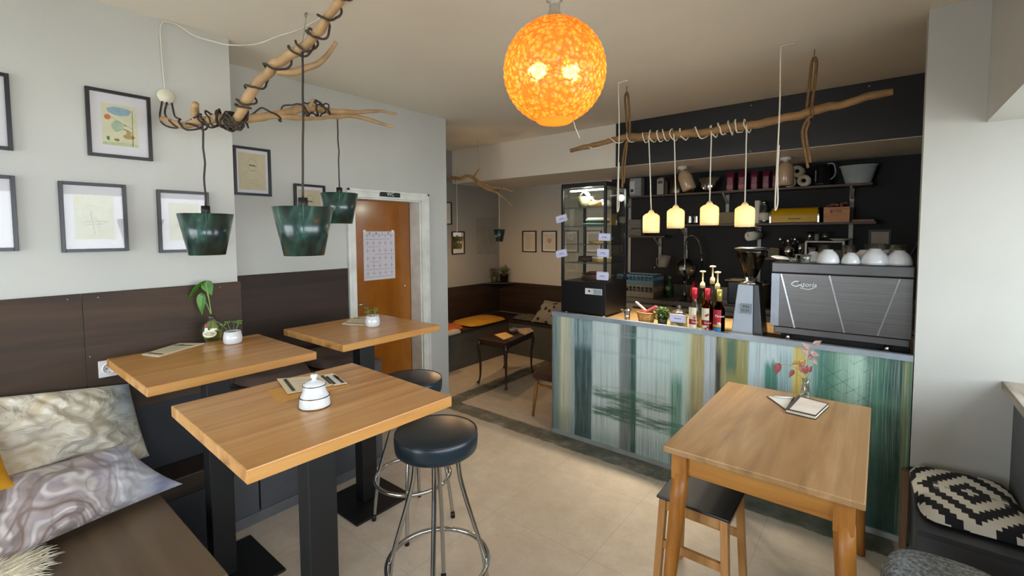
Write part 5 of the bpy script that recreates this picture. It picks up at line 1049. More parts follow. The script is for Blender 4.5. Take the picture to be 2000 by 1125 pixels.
hk_ = [at_y(x, y, YF+.07) for x, y in ((1616, 320), (1628, 320), (1632, 335), (1628, 346), (1618, 352))]; MB().tube(bez(hk_, 6), .008, 10).build('handle', pm('#8d9398', .35, .6), T); MB().box((KX(1593)-.004, YF+.018, zs1+.04), (KX(1593)+.004, YF+.026, zk_-.05)).build('water_gauge', pm('#4d5256', .3), T)
T = thing('plastic_bowl', 'large oval translucent grey plastic bowl at the right end of the upper shelf', 'bowl', (KX(1673), YF+.1, zs1))
zt_ = at_y(1673, 322, YF+.05).z; rb_ = (KX(1713)-KX(1635))/2
MB().shell([(rb_*.55, zs1+.001), (rb_*.66, zs1+.012), (rb_*.93, zt_-.012), (rb_*.99, zt_-.01), (rb_, zt_)], (KX(1674), YF+.1, 0), .003, seg=44, sy=.6).build('bowl', pm('#b9c6c9', .35, Alpha=.85), T)
# fixed ceiling lamps under the beam: tan glass jars
TANG = pm('#b39a80', .25, name='tan_glass', var=.05, Coat_Weight=.5)
for k, (px, py0, py1, tl_) in enumerate(((1337, 322, 378, .35), (1534, 305, 356, 0))):
    Yb = 4.6 if k == 0 else 4.62; c = at_y(px-4 if k == 0 else px+1, py0, Yb); zz = ZB; q = (math.sin(tl_), 0, -math.cos(tl_))
    T = thing('spot_lamp', ('tilted', 'straight')[k]+' tan glass lamp under the beam '+('at the left by the steel pot', 'in front of the paper rolls')[k], 'lamp', (c.x, Yb, zz-.1), 'tan glass lamps under the beam')
    MB().lathe([(.04, 0), (.045, -.022), (.02, -.026), (.018, -.04)], (c.x, Yb, zz), 28).build('ceiling_mount', PW, T)
    hh = .21; MB().lathe([(.015, 0), (.05, .03), (.065, .07), (.066, hh-.015), (.058, hh), (.001, hh-.002)], (c.x, Yb, zz-.035), 32, q).build('glass_shade', TANG, T)
# middle shelf
T = thing('bread_bin', 'shiny yellow roll-top bread bin on the middle shelf', 'bread bin', (KX(1552), YF+.09, zs2))
a, b_ = at_y(1503, 420, YF), at_y(1600, 420, YF); zt_ = at_y(1552, 406, YF).z; hh = zt_-zs2
YP = pm('#c99f05', .32, 0., name='yellow_enamel', var=.03, Specular_IOR_Level=.2); dp = .17
def bb(u, v): th = PI*.5*v; return Vector((a.x+.012+(b_.x-a.x-.024)*u, YF+.003+dp*(1-math.cos(th))*.45, zs2+.006+hh*(.45+.54*math.sin(th))))
mb = MB(); mb.grid(bb, 2, 12); mb.box((a.x+.012, YF+.003, zs2+.005), (b_.x-.012, YF+dp, zs2+.006+hh*.45)); mb.box((a.x+.012, YF+.003+dp*.45, zs2+.006+hh*.45), (b_.x-.012, YF+dp, zs2+hh*.985)); mb.build('roll_top', YP, T)
for x in (a.x, b_.x-.012):
    prof = [(x, YF, zs2+.001)]+[(x, YF-.003+dp*(1-math.cos(PI*.5*v/8))*.45, zs2+hh*(.45+.56*math.sin(PI*.5*v/8))) for v in range(9)]+[(x, YF+dp, zs2+hh*1.01), (x, YF+dp, zs2+.001)]
    MB().prism(prof, (.012, 0, 0)).build('side', pm('#a8a89e', .2, 1.), T)
c = at_y(1551, 427, YF); MB().box((c.x-.05, YF-.004, c.z-.005), (c.x+.05, YF+.004, c.z+.004)).build('handle', BKP, T, bevel=.002)
T = thing('wooden_crate', 'light wooden box with handle slot on the middle shelf', 'box', (KX(1635), YF+.07, zs2)); a, b_ = at_y(1609, 405, YF+.01), at_y(1660, 405, YF+.01); zt_ = a.z; CRT = wood('#c9935c', '#bb8149', '#9c6735', 1., 'X', .5)
s1_, s2_ = at_y(1622, 413, YF+.01), at_y(1645, 408, YF+.01); h0, h1 = zs2+(zt_-zs2)*.62, zs2+(zt_-zs2)*.8
mb = MB(); mb.box((a.x, YF+.01, zs2+.001), (b_.x, YF+.02, h0)).box((a.x, YF+.01, h1), (b_.x, YF+.02, zt_)).box((a.x, YF+.01, h0), (s1_.x, YF+.02, h1)).box((s2_.x, YF+.01, h0), (b_.x, YF+.02, h1)); mb.box((a.x, YF+.02, zs2+.001), (a.x+.01, YF+.15, zt_)).box((b_.x-.01, YF+.02, zs2+.001), (b_.x, YF+.15, zt_)).box((a.x+.01, YF+.14, zs2+.001), (b_.x-.01, YF+.15, zt_)).box((a.x+.01, YF+.02, zs2+.001), (b_.x-.01, YF+.14, zs2+.01))
mb.build('box', CRT, T); 
rnd = random.Random(5)
mb = MB(); mb.grid(lambda u, v: Vector((a.x+.015+(b_.x-a.x-.03)*u, YF+.03+.1*v, zt_+.012+.035*noise.noise(Vector((u*5, v*4, 2)))+.02*u)), 18, 10); mb.box((a.x+.015, YF+.03, zs2+.012), (b_.x-.015, YF+.13, zt_-.005)); o = mb.build('paper_bags', pm('#a8705e', .6, var=.35, scale=25)); tag(o, 'crumpled pink paper packets filling the light wooden box', 'packets', kind='stuff')
a, b_ = at_y(1664, 430, YF+.01), at_y(1708, 430, YF+.01); o = MB().box((a.x, YF-.0, zs2+.001), (b_.x, YF+.14, zs2+.02)).build('chopping_board', wood('#8a6a52', '#77583f', '#59402d', .8, 'X', .5), bevel=.002); tag(o, 'flat brown wooden board at the right end of the middle shelf', 'board')
T, a, b_, Y = bx(1401, 1434, 415, zs2, pm('#7d6f52', .7, var=.1), 'cardboard_carton', 'plain tan box on the middle shelf between two pendant lamps', 'box', .1)
for k, (px, w_, lab) in enumerate(((1350, .028, 'small steel pitcher left of the other one on the middle shelf'), (1363, .03, 'small round steel pitcher near the third pendant lamp'))):
    T = thing('milk_pitcher', lab, 'pitcher', (KX(px), YF+.05, zs2), 'steel milk pitchers on the middle shelf'); zz = at_y(px, 421, YF+.05).z
    MB().shell([(w_*.9, zs2+.001), (w_, zs2+.02), (w_*.8, zz-.01), (w_*.85, zz)], (KX(px), YF+.05, 0), .002, seg=28).build('body', CHR, T); MB().tube(bez([(KX(px)+w_*.9, YF+.05, zs2+.02), (KX(px)+w_*1.5, YF+.05, zs2+.03), (KX(px)+w_*1.4, YF+.05, zz-.01), (KX(px)+w_*.8, YF+.05, zz-.008)], 4), .003, 6).build('handle', CHR, T)
T = thing('glass_jar', 'glass jar with steel lid and pale label left of the bread bin', 'jar', (KX(1494), YF+.06, zs2)); zz = at_y(1494, 396, YF+.06).z
MB().shell([(.045, zs2+.001), (.047, zs2+.02), (.047, zz-.03), (.03, zz-.01)], (KX(1494), YF+.06, 0), .003, seg=32).build('jar_body', GL, T); MB().lathe([(.032, zz-.012), (.034, zz+.012), (.001, zz+.02)], (KX(1494), YF+.06, 0), 28).build('lid', CHR, T); MB().lathe([(.049, zs2+.03), (.049, zs2+.1)], (KX(1494), YF+.06, 0), 32).build('paper_label', CRL, T)
o = MB().cyl((KX(1480), YF+.08, zs2+.001), (KX(1480), YF+.08, at_y(1480, 392, YF+.08).z), .026, 24).build('cup_stack', PAPW, bevel=.002); tag(o, 'upright stack of white paper cups left of the glass jar', 'cup stack')
# small shelf beside the cabinet: two baskets
for k in range(2):
    T, a, b_, Y = bx(1226, 1252, (447, 429)[k], (zs3, at_y(1240, 446, YF+.03).z)[k], pm('#6b6a64', .8, var=.3, scale=40, bump=.5), 'storage_box', ('lower', 'upper')[k]+' grey woven box on the short shelf by the display cabinet', 'box', .12, grp='grey boxes on the short shelf')
# paper roll on a wall holder, white jug, picture holder
T = thing('wall_paper_roll', 'white paper roll on a wire holder under the middle shelf', 'paper roll', at_y(1461, 462, 4.9)); c = at_y(1461, 462, 4.9)
MB().lathe([(.016, 0), (.043, 0), (.043, .13), (.016, .13)], c, 32, (.55, .8, .1), close=True).build('paper', PAPW, T); MB().tube(bez([c, c+Vector((.0, .0, .06)), c+Vector((.08, .06, .08)), c+Vector((.12, .18, .03))], 6), .003, 6).build('wire_holder', CHR, T)
T = thing('measuring_jug', 'grey white jug hanging upside down from the rail', 'jug', at_y(1296, 520, 4.95)); c = at_y(1296, 522, 4.95)
MB().shell([(.035, 0), (.045, .01), (.06, .13)], c, .003, seg=28, axis=(.15, 0, 1)).build('body', pm('#8f8a80', .5), T); MB().tube(bez([c+Vector((-.035, 0, .1)), c+Vector((-.075, 0, .09)), c+Vector((-.075, 0, .03)), c+Vector((-.04, 0, .0))], 5), .005, 8).build('handle', pm('#8f8a80', .5), T); MB().sphere(c+Vector((-.095, -.01, -.005)), .012).build('hook_knob', CHR, T)
# lowest shelf: riser, knives, tumblers, plate
def S4(px): return at_y(px, 500, YF+.05).x
T = thing('shelf_riser', 'small white metal riser on the lowest wall shelf', 'rack', (S4(1615), YF+.07, zs4)); zr = at_y(1620, 471, YF+.02).z
RW = pm('#c9c6bd', .4, name='white_riser'); MB().box((S4(1573), YF+.02, zr-.012), (S4(1649), YF+.16, zr)).build('top', RW, T)
for px in (1574, 1647):
    MB().box((S4(px)-.008, YF+.02, zs4+.001), (S4(px)+.008, YF+.16, zr-.012)).build('leg', RW, T)
T = thing('shelf_riser', 'lower white riser left of the other one on the lowest shelf', 'rack', (S4(1563), YF+.07, zs4)); MB().box((S4(1554), YF+.02, zs4+.03), (S4(1571), YF+.16, zs4+.038)).build('top', RW, T); MB().box((S4(1555), YF+.02, zs4+.001), (S4(1557), YF+.16, zs4+.03)).build('leg', RW, T)
def tin(px, z, r, zt_, m, lab, cat='tin', name='steel_tin', Y=YF+.06):
    o = MB().shell([(r, z+.001), (r, zt_)], (S4(px), Y, 0), .002, seg=28).build(name, m); return tag(o, lab, cat)
tin(1581, zr, .024, at_y(1581, 453, YF+.06).z, CHR, 'shiny steel tin on the white riser, leftmost'); tin(1594, zr, .02, at_y(1594, 457, YF+.06).z, pm('#8d9a8a', .2, Alpha=.7), 'pale green glass on the white riser', 'glass', 'small_tumbler'); tin(1610, zr, .03, at_y(1610, 453, YF+.06).z, GL, 'clear glass on the white riser right of the green one', 'glass', 'small_tumbler')
o = MB().lathe([(.04, zr+.001), (.05, zr+.004), (.085, zr+.02), (.083, zr+.023), (.05, zr+.008), (.001, zr+.006)], (S4(1640), YF+.08, 0), 36).build('plate', RW); tag(o, 'pale plate at the right end of the white riser', 'plate')
T = thing('utensil_pot', 'steel pot full of spoons and ladles on the lowest shelf', 'utensil pot', (S4(1541), YF+.05, zs4)); zz = at_y(1541, 478, YF+.05).z
MB().shell([(.048, zs4+.001), (.048, zz)], (S4(1541), YF+.05, 0), .002, seg=32).build('pot', CHR, T)
for k, (dx, dz) in enumerate(((-.075, .05), (-.05, .02), (-.01, .035), (.02, .055), (.045, .05), (.07, .03))):
    p0 = Vector((S4(1541)+dx*.3, YF+.05, zz-.02)); p1 = Vector((S4(1541)+dx, YF+.05, zz+dz)); MB().tube([p0, p1], .003, 6).sphere(p1, .016, 12, 8, 1, .6, 1.3).build('spoon', CHR if k % 2 == 0 else BKP, T)
tin(1563, zs4+.038, .026, at_y(1562, 474, YF+.06).z, CHR, 'steel mug between the utensil pot and the riser', 'mug', 'steel_mug')
T, a, b_, Y = bx(1500, 1522, 486, zs4, pm('#5b5a3d', .6, var=.2), 'food_tray', 'shallow tray with orange food left of the utensil pot', 'tray', .1); MB().box((a.x+.01, Y+.01, a.z-.002), (b_.x-.01, Y+.09, a.z+.008)).build('food', pm('#b0702c', .6, var=.3, scale=50), T)
T, a, b_, Y = bx(1579, 1593, 486, zs4, pm('#6f6c6c', .5), 'storage_box', 'small grey box with dark lid under the white riser', 'box', .07); MB().box((a.x-.003, Y-.003, a.z), (b_.x+.003, Y+.073, a.z+.012)).build('lid', pm('#3b2a2a', .5), T)
T, a, b_, Y = bx(1622, 1644, 488, zs4, pm('#5d5247', .6), 'storage_box', 'brown box at the right under the white riser', 'box', .07)
a, b_ = at_y(1702, 453, YK-.02), at_y(1735, 487, YK-.02); T = thing('wall_clipboard', 'beige paper in a black frame on the black wall above the coffee machine', 'notice', ((a.x+b_.x)/2, YK, b_.z))
MB().box((a.x-.02, YK-.012, b_.z-.02), (b_.x+.015, YK-.001, a.z+.02)).build('frame', pm('#08090a', .4), T); MB().box((a.x, YK-.0145, b_.z), (b_.x, YK-.012, a.z)).build('paper', pm('#a8a594', .7), T)
o = MB().tube([at_y(1800, 455, YK-.02), at_y(1790, 478, YK-.02), at_y(1778, 500, YK-.02), at_y(1760, 540, YK-.02)], .004, 6).build('power_cord', pm('#5d6064', .5)); tag(o, 'grey cord running down the black wall beside the white partition', 'cord')
# ------------------------------------------------------------------ back worktop with sink
zw = .9; YW = 4.62
T = thing('kitchen_worktop', 'steel worktop with sink along the black kitchen wall', 'worktop', (-.6, 4.87, 0)); STE = pm('#8d8a82', .35, .8, .06, name='worktop_steel')
x0_, x1_ = -2.2, .95; sx0, sx1 = at_z(1300, 560, zw).x, at_z(1420, 575, zw).x; sx0, sx1 = -1.62, -1.0
mb = MB().box((x0_, YW, zw-.04), (sx0, YK-.01, zw)).box((sx1, YW, zw-.04), (x1_, YK-.01, zw)).box((sx0, YW, zw-.04), (sx1, YW+.08, zw)).box((sx0, YK-.1, zw-.04), (sx1, YK-.01, zw)); mb.build('worktop', STE, T, bevel=.002)
MB().box((sx0, YW+.08, zw-.2), (sx1, YK-.1, zw-.19)).box((sx0-.005, YW+.075, zw-.2), (sx0, YK-.1, zw-.04)).box((sx1, YW+.075, zw-.2), (sx1+.005, YK-.1, zw-.04)).box((sx0, YW+.075, zw-.2), (sx1, YW+.08, zw-.04)).box((sx0, YK-.1, zw-.2), (sx1, YK-.095, zw-.04)).build('sink_basin', STE, T)
CBN = pm('#a39c8c', .5, name='cabinet_front')
MB().box((x0_, YW+.03, 0), (x1_, YK-.02, zw-.21)).box((x0_, YW+.03, zw-.21), (sx0-.02, YK-.02, zw-.045)).box((sx1+.02, YW+.03, zw-.21), (x1_, YK-.02, zw-.045)).build('cabinet', pm('#7d786c', .5), T)
k = 0; x = x0_
while x < x1_-.44:
    d_ = MB().box((x+.004, YW+.01, .1), (x+.446, YW+.028, zw-.06)).build('door', CBN, T, bevel=.002); MB().box((x+.15, YW-.006, zw-.1), (x+.3, YW+.002, zw-.09)).box((x+.15, YW-.004, zw-.1), (x+.16, YW+.01, zw-.09)).box((x+.29, YW-.004, zw-.1), (x+.3, YW+.01, zw-.09)).build('handle', BKP, d_, origin=T.location); x += .45
MB().box((x0_, YK-.01, zw), (x1_, YK-.001, zw+.12)).build('splashback', pm('#7b766d', .4, .5), T)
# tap with spring hose
def TP(px, py, Y=4.98): return at_y(px, py, Y)
T = thing('spring_tap', 'tall chrome kitchen tap with coiled spring hose', 'tap', (TP(1340, 540).x, 4.98, zw)); b0 = Vector((TP(1338, 540).x, 4.98, zw))
MB().cyl(b0, b0+ZA*.06, .024, 20).build('base', CHR, T); MB().cyl(b0+ZA*.06, TP(1338, 480), .009, 12).build('riser', CHR, T)
hose = bez([TP(1338, 480), TP(1341, 466), TP(1352, 460), TP(1363, 468), TP(1368, 482), TP(1371, 500)], 8); MB().tube(hose, .008, 8).build('hose', BKP, T)
Rr = [.011]*len(hose); MB().tube(wrap(hose, Rr, 0, len(hose)-2, 18, cr=.0, extra=.001), .0038, 6).build('spring', pm('#c9bfa8', .25, 1.), T)
MB().cyl(TP(1371, 500), TP(1371, 516), .011, 12).build('collar', CHR, T); MB().cyl(TP(1371, 516), TP(1371, 545), .009, 12).build('hose_end', BKP, T)
MB().cyl(TP(1337, 528), TP(1337, 548), .016, 14).build('spray_handle', BKP, T); MB().tube([TP(1337, 548), TP(1337, 555)], .012, 12).build('spray_nozzle', CHR, T); MB().tube([TP(1346, 535), TP(1343, 552)], .005, 8).build('lever', CHR, T)
# ladle / pan hanging on the wall
T = thing('hanging_pan', 'round steel pan hanging on the black wall behind the tap', 'pan', (TP(1341, 526, YK-.03).x, YK-.03, TP(1341, 526, YK).z-.1)); c = TP(1341, 523, YK-.03)
MB().lathe([(.001, 0), (.085, 0), (.098, -.018), (.1, -.02), (.102, -.018), (.088, .004), (.001, .004)], c+YA*.0, 40, YA).build('pan', pm('#77716a', .25, 1.), T); MB().beam(c+ZA*.09, c+ZA*.2, .016, .004, up=(0, 1, 0)).build('handle', CHR, T)
# bottles, crates, pots on the worktop
def WX(px, Y=4.9): return at_y(px, 560, Y).x
gb = Vector((WX(1308, 4.92), 4.92, zw)); T = thing('green_bottle', 'green glass bottle with round pale label beside the sink', 'bottle', gb)
MB().lathe([(.04, zw+.001), (.044, zw+.01), (.044, zw+.11), (.03, zw+.15), (.015, zw+.17), (.013, zw+.22), (.001, zw+.22)], (gb.x, gb.y, 0), 32).build('glass_body', pm('#1c5a34', .12, Transmission_Weight=.3), T); MB().lathe([(.016, zw+.2), (.016, zw+.225), (.001, zw+.23)], (gb.x, gb.y, 0), 20).build('cap', pm('#5a8a6c', .4), T); MB().lathe([(.026, 0), (.026, .002), (.001, .002)], (gb.x-.008, gb.y-.046, zw+.1), 24, -YA).build('paper_label', pm('#9aa58a', .6), T)
gb = Vector((WX(1283, 5.0), 5.0, zw)); o = MB().box((gb.x-.028, 4.98, zw+.001), (gb.x+.028, 5.02, zw+.12)).build('soap_carton', pm('#b9b3a4', .5), bevel=.004); tag(o, 'small pale carton beside the dish crates', 'carton')
def crate(px0, px1, z0, z1, m, lab, Y=4.72):
    a, b_ = at_y(px0, 560, Y).x, at_y(px1, 560, Y).x; T = thing('dish_crate', lab, 'crate', ((a+b_)/2, Y+.15, z0), 'stacked dish crates by the cabinet'); hh = z1-z0; mb = MB(); d = .3
    mb.box((a, Y, z0+.001), (b_, Y+d, z0+.01))
    for (p, q) in (((a, Y), (b_, Y+.008)), ((a, Y+d-.008), (b_, Y+d)), ((a, Y+.008), (a+.008, Y+d-.008)), ((b_-.008, Y+.008), (b_, Y+d-.008))):
        mb.box((p[0], p[1], z0+.01), (q[0], q[1], z0+hh*.45)); mb.box((p[0], p[1], z1-.018), (q[0], q[1], z1))
        n_ = 9
        for k in range(n_+1):
            if q[0]-p[0] > q[1]-p[1]: xx = p[0]+(q[0]-p[0]-.008)*k/n_; mb.box((xx, p[1], z0+hh*.45), (xx+.008, q[1], z1-.018))
            else: yy = p[1]+(q[1]-p[1]-.008)*k/n_; mb.box((p[0], yy, z0+hh*.45), (q[0], yy+.008, z1-.018))
    mb.build('crate', m, T)
za, zb_ = at_y(1240, 556, 4.72).z, at_y(1240, 537, 4.72).z
crate(1205, 1276, zw, za-.001, pm('#8d8674', .6), 'beige plastic crate at the bottom of the stack by the cabinet'); crate(1205, 1276, za, zb_, pm('#5e8296', .5), 'pale blue plastic crate on top of the beige one')
T = thing('red_can', 'red bottle behind the syrup bottles by the sink', 'bottle', (WX(1356, 4.8), 4.8, zw)); MB().lathe([(.04, zw+.001), (.04, zw+.14), (.02, zw+.17), (.015, zw+.2), (.001, zw+.2)], (WX(1356, 4.8), 4.8, 0), 24).build('body', pm('#9c1c16', .4), T); MB().lathe([(.0405, zw+.04), (.0405, zw+.11)], (WX(1356, 4.8), 4.8, 0), 24).build('paper_label', pm('#b5402c', .5), T)
T = thing('black_pot', 'dark rectangular pot with pale boards on it behind the grinder', 'pot', (WX(1435, 4.8), 4.8, zw)); a, b_ = WX(1420, 4.78), WX(1453, 4.78); zt_ = at_y(1435, 549, 4.78).z
MB().box((a, 4.78, zw+.001), (b_, 5.0, zt_)).build('body', pm('#2c2f33', .35, .3), T, bevel=.015, seg=3)
o = MB().box((a-.02, 4.77, zt_+.001), (b_-.02, 4.95, zt_+.01)).build('serving_board', pm('#c9b184', .6), bevel=.001); tag(o, 'pale wooden board lying on the dark pot, lower one', 'board', 'pale boards on the dark pot')
o = MB().box((a+.03, 4.8, zt_+.011), (b_+.02, 4.96, zt_+.02)).build('serving_board', pm('#d3bd90', .6), bevel=.001); tag(o, 'pale wooden board lying on the dark pot, upper one', 'board', 'pale boards on the dark pot')
T = thing('steel_kettle', 'round steel urn behind the left end of the coffee machine', 'urn', (WX(1492, 4.8), 4.8, zw)); MB().lathe([(.06, zw+.001), (.06, zw+.2), (.068, zw+.205), (.068, zw+.215), (.02, zw+.235), (.001, zw+.235)], (WX(1492, 4.8), 4.8, 0), 32).build('body', CHR, T); MB().sphere((WX(1492, 4.8), 4.8, zw+.245), .013).build('knob', BKP, T)
# ------------------------------------------------------------------ alcove
DKW = wood('#3a281c', '#2b1d14', '#1c120c', .6, 'X', .5)
zA = .885
mb = MB().box((XA0, YE+.005, .46), (XA0+.014, YK-.0, zA+.01)); struct('trim_11', mb, wood('#3a281c', '#2b1d14', '#1c120c', .6, 'Y', .5))
mb = MB().box((XA0+.015, YK-.014, .46), (XC0+.35, YK, zA+.01)); struct('trim_12', mb, DKW)
mb = MB().box((-4.36, YK-.2, .50), (XA0+.75, YK-.016, zA-.03)) if False else None
T = thing('alcove_bench', 'grey corner bench with dark seat built into the alcove', 'bench', (-3.9, 4.5, 0)); BG = pm('#4f514f', .55, name='grey_bench_paint')
mb = MB().box((XA0+.002, YE+.006, 0), (-3.835, YK-.002, .425)).box((-3.835, 4.70, 0), (XC0-.25, YK-.002, .425)); mb.build('base', BG, T)
mb = MB().box((XA0+.015, YE+.006, .425), (-3.82, YK-.016, .45)).box((-3.82, 4.685, .425), (XC0-.25, YK-.016, .45)); mb.build('seat', DKW, T)
# corner shelf for the plant
cs = MB().prism([(XA0+.016, YK-.36, zA-.0), (XA0+.36, YK-.016, zA-.0), (XA0+.016, YK-.016, zA-.0)], (0, 0, .012)); o = cs.build('corner_shelf', DKW); tag(o, 'dark triangular corner shelf under the potted plants', 'shelf')
zc2 = zA+.0125
pp = Vector((XA0+.19, YK-.12, zc2))
T = thing('potted_plant', 'spider plant with upright leaves in a dark pot in the alcove corner', 'plant', pp)
MB().shell([(.05, zc2+.001), (.062, zc2+.1), (.066, zc2+.1), (.066, zc2+.12)], pp*1-ZA*pp.z, .004, seg=28).build('pot', pm('#2a1a18', .4), T)
mb = MB(); rnd = random.Random(2); LEAF = pm('#42502c', .6, var=.4, scale=20)
for k in range(34):
    a = rnd.uniform(0, 2*PI); L_ = rnd.uniform(.12, .2); o_ = rnd.uniform(.03, .14); q = [pp+Vector((math.cos(a)*o_*f, math.sin(a)*o_*f*.6, .1+L_*(f-.55*f*f*(o_/.12)))) for f in (0, .25, .5, .75, 1)]; mb.ribbon(bez(q, 2), .009, Vector((math.cos(a), math.sin(a), .6)))
mb.build('leaves', LEAF, T, solid=.001)
p2 = Vector((XA0+.075, YK-.2, zc2)); T = thing('trailing_plant', 'bushy trailing plant left of the dark pot in the alcove corner', 'plant', p2)
MB().shell([(.035, zc2+.001), (.045, zc2+.1)], p2-ZA*p2.z, .004, seg=24).build('pot', pm('#4d4a2c', .5), T)
mb = MB()
for k in range(150):
    a = rnd.uniform(0, 2*PI); r = rnd.uniform(.01, .07); z_ = rnd.uniform(.08, .2); p = p2+Vector((math.cos(a)*r*.8, math.sin(a)*r, z_)); d = Vector((math.cos(a), math.sin(a), rnd.uniform(-.6, .8))).normalized(); s_ = d.cross(ZA).normalized()*.009; mb.poly([p, p+d*.012+s_, p+d*.03, p+d*.012-s_])
mb.build('leaves', LEAF, T)
# cushions and rug on the alcove bench
def soft(c, hx, hy, t, m, lab, rot=0, name='cushion', e=5.): o = slab_cushion(c, hx, hy, t, rot, e).build(name, m); tag(o, lab, 'cushion'); return o
soft((-4.05, 3.62, .452), .21, .3, .07, pm('#9c4a14', .85, bump=.2, bscale=200), 'burnt orange cushion on the alcove bench by the white wall edge')
soft((-4.02, 4.33, .452), .22, .34, .06, pm('#a87a18', .85, bump=.2, bscale=200), 'ochre yellow seat cushion in the alcove corner')
st_ = NT('striped_cloth'); sX, sY, sZ = st_.xyz(st_.co()); st_.put(st_.b.inputs['Base Color'], st_.mix(st_.band(st_.math('FRACT', st_.math('MULTIPLY', sY, 45.)), 0, .4, .05), '#c9c2b2', '#2a2624')); st_.set(Roughness=.9)
cpt = at_z(885, 650, .47); soft((cpt.x, cpt.y-.04, .452), .06, .13, .06, st_.m, 'small black and white striped cushion in front of the orange one')
FURG = pm('#56524a', .95, var=.3, scale=25, bump=.8, bscale=90, name='grey_fleece')
mb = MB(); mb.grid(lambda u, v: Vector((-3.80+.72*u, 4.74+.34*v, .462+.03*abs(noise.noise(Vector((u*7, v*4, 1))))+.03*math.sin(PI*v))), 36, 16); o = mb.build('fleece_throw', FURG, solid=.008); tag(o, 'grey fleece throw spread on the alcove bench', 'throw')
sp_ = NT('spotted_cloth'); v_ = sp_.voro(sp_.co(), 14); sp_.put(sp_.b.inputs['Base Color'], sp_.mix(sp_.band(v_, -1, .32, .03), '#7f7a70', '#24211f')); sp_.set(Roughness=.9)
c1, c2 = at_y(1055, 602, 4.85), at_y(1085, 635, 4.8)
pl = pillow(Vector((c1.x, 4.95, .72)), Vector((c1.x+.36, 4.95, .72)), Vector((c1.x-.05, 4.72, .46)), Vector((c1.x+.32, 4.72, .45)), .12, None, .02, 6, 24)
o = pl.build('pillow', sp_.m); tag(o, 'grey pillow with dark spots beside the counter end', 'pillow')
# small dark table with curved legs
T = thing('side_table', 'small dark antique table with curved legs in the alcove', 'table', (-3.23, 3.95, 0)); MAH = wood('#3c1e14', '#2c140e', '#190a07', .8, 'X', .3, coat=.3)
f1, f2, f3, f4 = Vector((-3.65, 3.62)), Vector((-3.09, 3.72)), Vector((-3.18, 4.34)), Vector((-3.55, 4.30)); F4 = [at_z(905, 731, 0), at_z(985, 747, 0), at_z(1038, 719, 0), at_z(991, 711, 0)]
zt_ = .5; tc_ = [at_z(932, 660, zt_), at_z(988, 670, zt_), at_z(1043, 646, zt_), at_z(985, 638, zt_)]
MB().prism(tc_, (0, 0, -.018)).build('tabletop', MAH, T, bevel=.006)
cen = sum(tc_, Vector())/4
ins = [p.lerp(cen, .1) for p in tc_]; mb = MB()
for k in range(4): mb.beam(ins[k]-ZA*.045, ins[(k+1) % 4]-ZA*.045, .014, .055)
mb.build('apron', MAH, T)
for p in ins:
    o_ = (p-cen); o_.z = 0; o_.normalize(); q = [p-ZA*.03+o_*-.0, p-ZA*.1+o_*.022, p-ZA*.25+o_*.0, p-ZA*.42+o_*.004, Vector((p.x, p.y, .015))+o_*.03]; MB().tube(bez(q, 5), [.022-.012*min(1, i/14) if i < 18 else .012+.004*(i-18) for i in range(21)], 10).build('leg', MAH, T)
def sheet(pts, z, m, th=.001, name='sheet'): return MB().prism([(p.x, p.y, z) for p in pts], (0, 0, th))
o = sheet([at_z(x, y, zt_+.002) for x, y in ((966, 654), (987, 649), (1003, 657), (984, 664))], zt_+.001, None, .004).build('paper_menu', pm('#c9a566', .7)); tag(o, 'pale menu sheet on the small dark table', 'menu')
o = sheet([at_z(x, y, zt_+.002) for x, y in ((1000, 643), (1035, 641), (1043, 647), (1025, 655), (1012, 648))], zt_+.001, None, .006).build('magazine', pm('#9a8a78', .5, var=.4, scale=30)); tag(o, 'open magazine at the right end of the small dark table', 'magazine')
c = at_z(1003, 649, zt_); o = MB().shell([(.035, zt_+.008), (.05, zt_+.03), (.045, zt_+.05)], (c.x, c.y, 0), .004, seg=28).build('ashtray', pm('#6f6a66', .4)); o.location.z -= .007; tag(o, 'round grey bowl in the middle of the small dark table', 'bowl')
# chair end behind the counter
T = thing('upholstered_chair', 'brown upholstered seat with light wooden legs behind the counter end', 'chair', (-2.05, 3.35, 0)); zq = .39
cA_, cB_ = at_z(1030, 733, zq), at_z(1075, 708, zq)
slab_cushion((-2.215, 3.40, zq-.07), .17, .225, .09, rot=0, e=4).build('seat', pm('#3f2517', .85, bump=.3, bscale=250), T)
xa, ya, yb = cA_.x+.07, cA_.y-.0+.02, cB_.y+.0
lf = at_z(1041, 812, 0); LGW = wood('#b07a3a', '#a06c30', '#7d5020', 1., 'Z', .4)
MB().tube([(lf.x+.03, lf.y+.02, zq-.07), (lf.x, lf.y, 0)], [.018, .011], 10).build('leg', LGW, T)
for dx, dy in ((0, .36), (.26, .36), (.26, 0)): MB().tube([(lf.x+.03+dx, lf.y+.02+dy*.95, zq-.07), (lf.x+dx+(.03 if dx else 0), lf.y+dy, 0)], [.018, .011], 10).build('leg', LGW, T)
MB().beam((lf.x+.02, lf.y+.02, .28), (lf.x+.28, lf.y+.02, .28), .014, .02).build('stretcher', LGW, T)
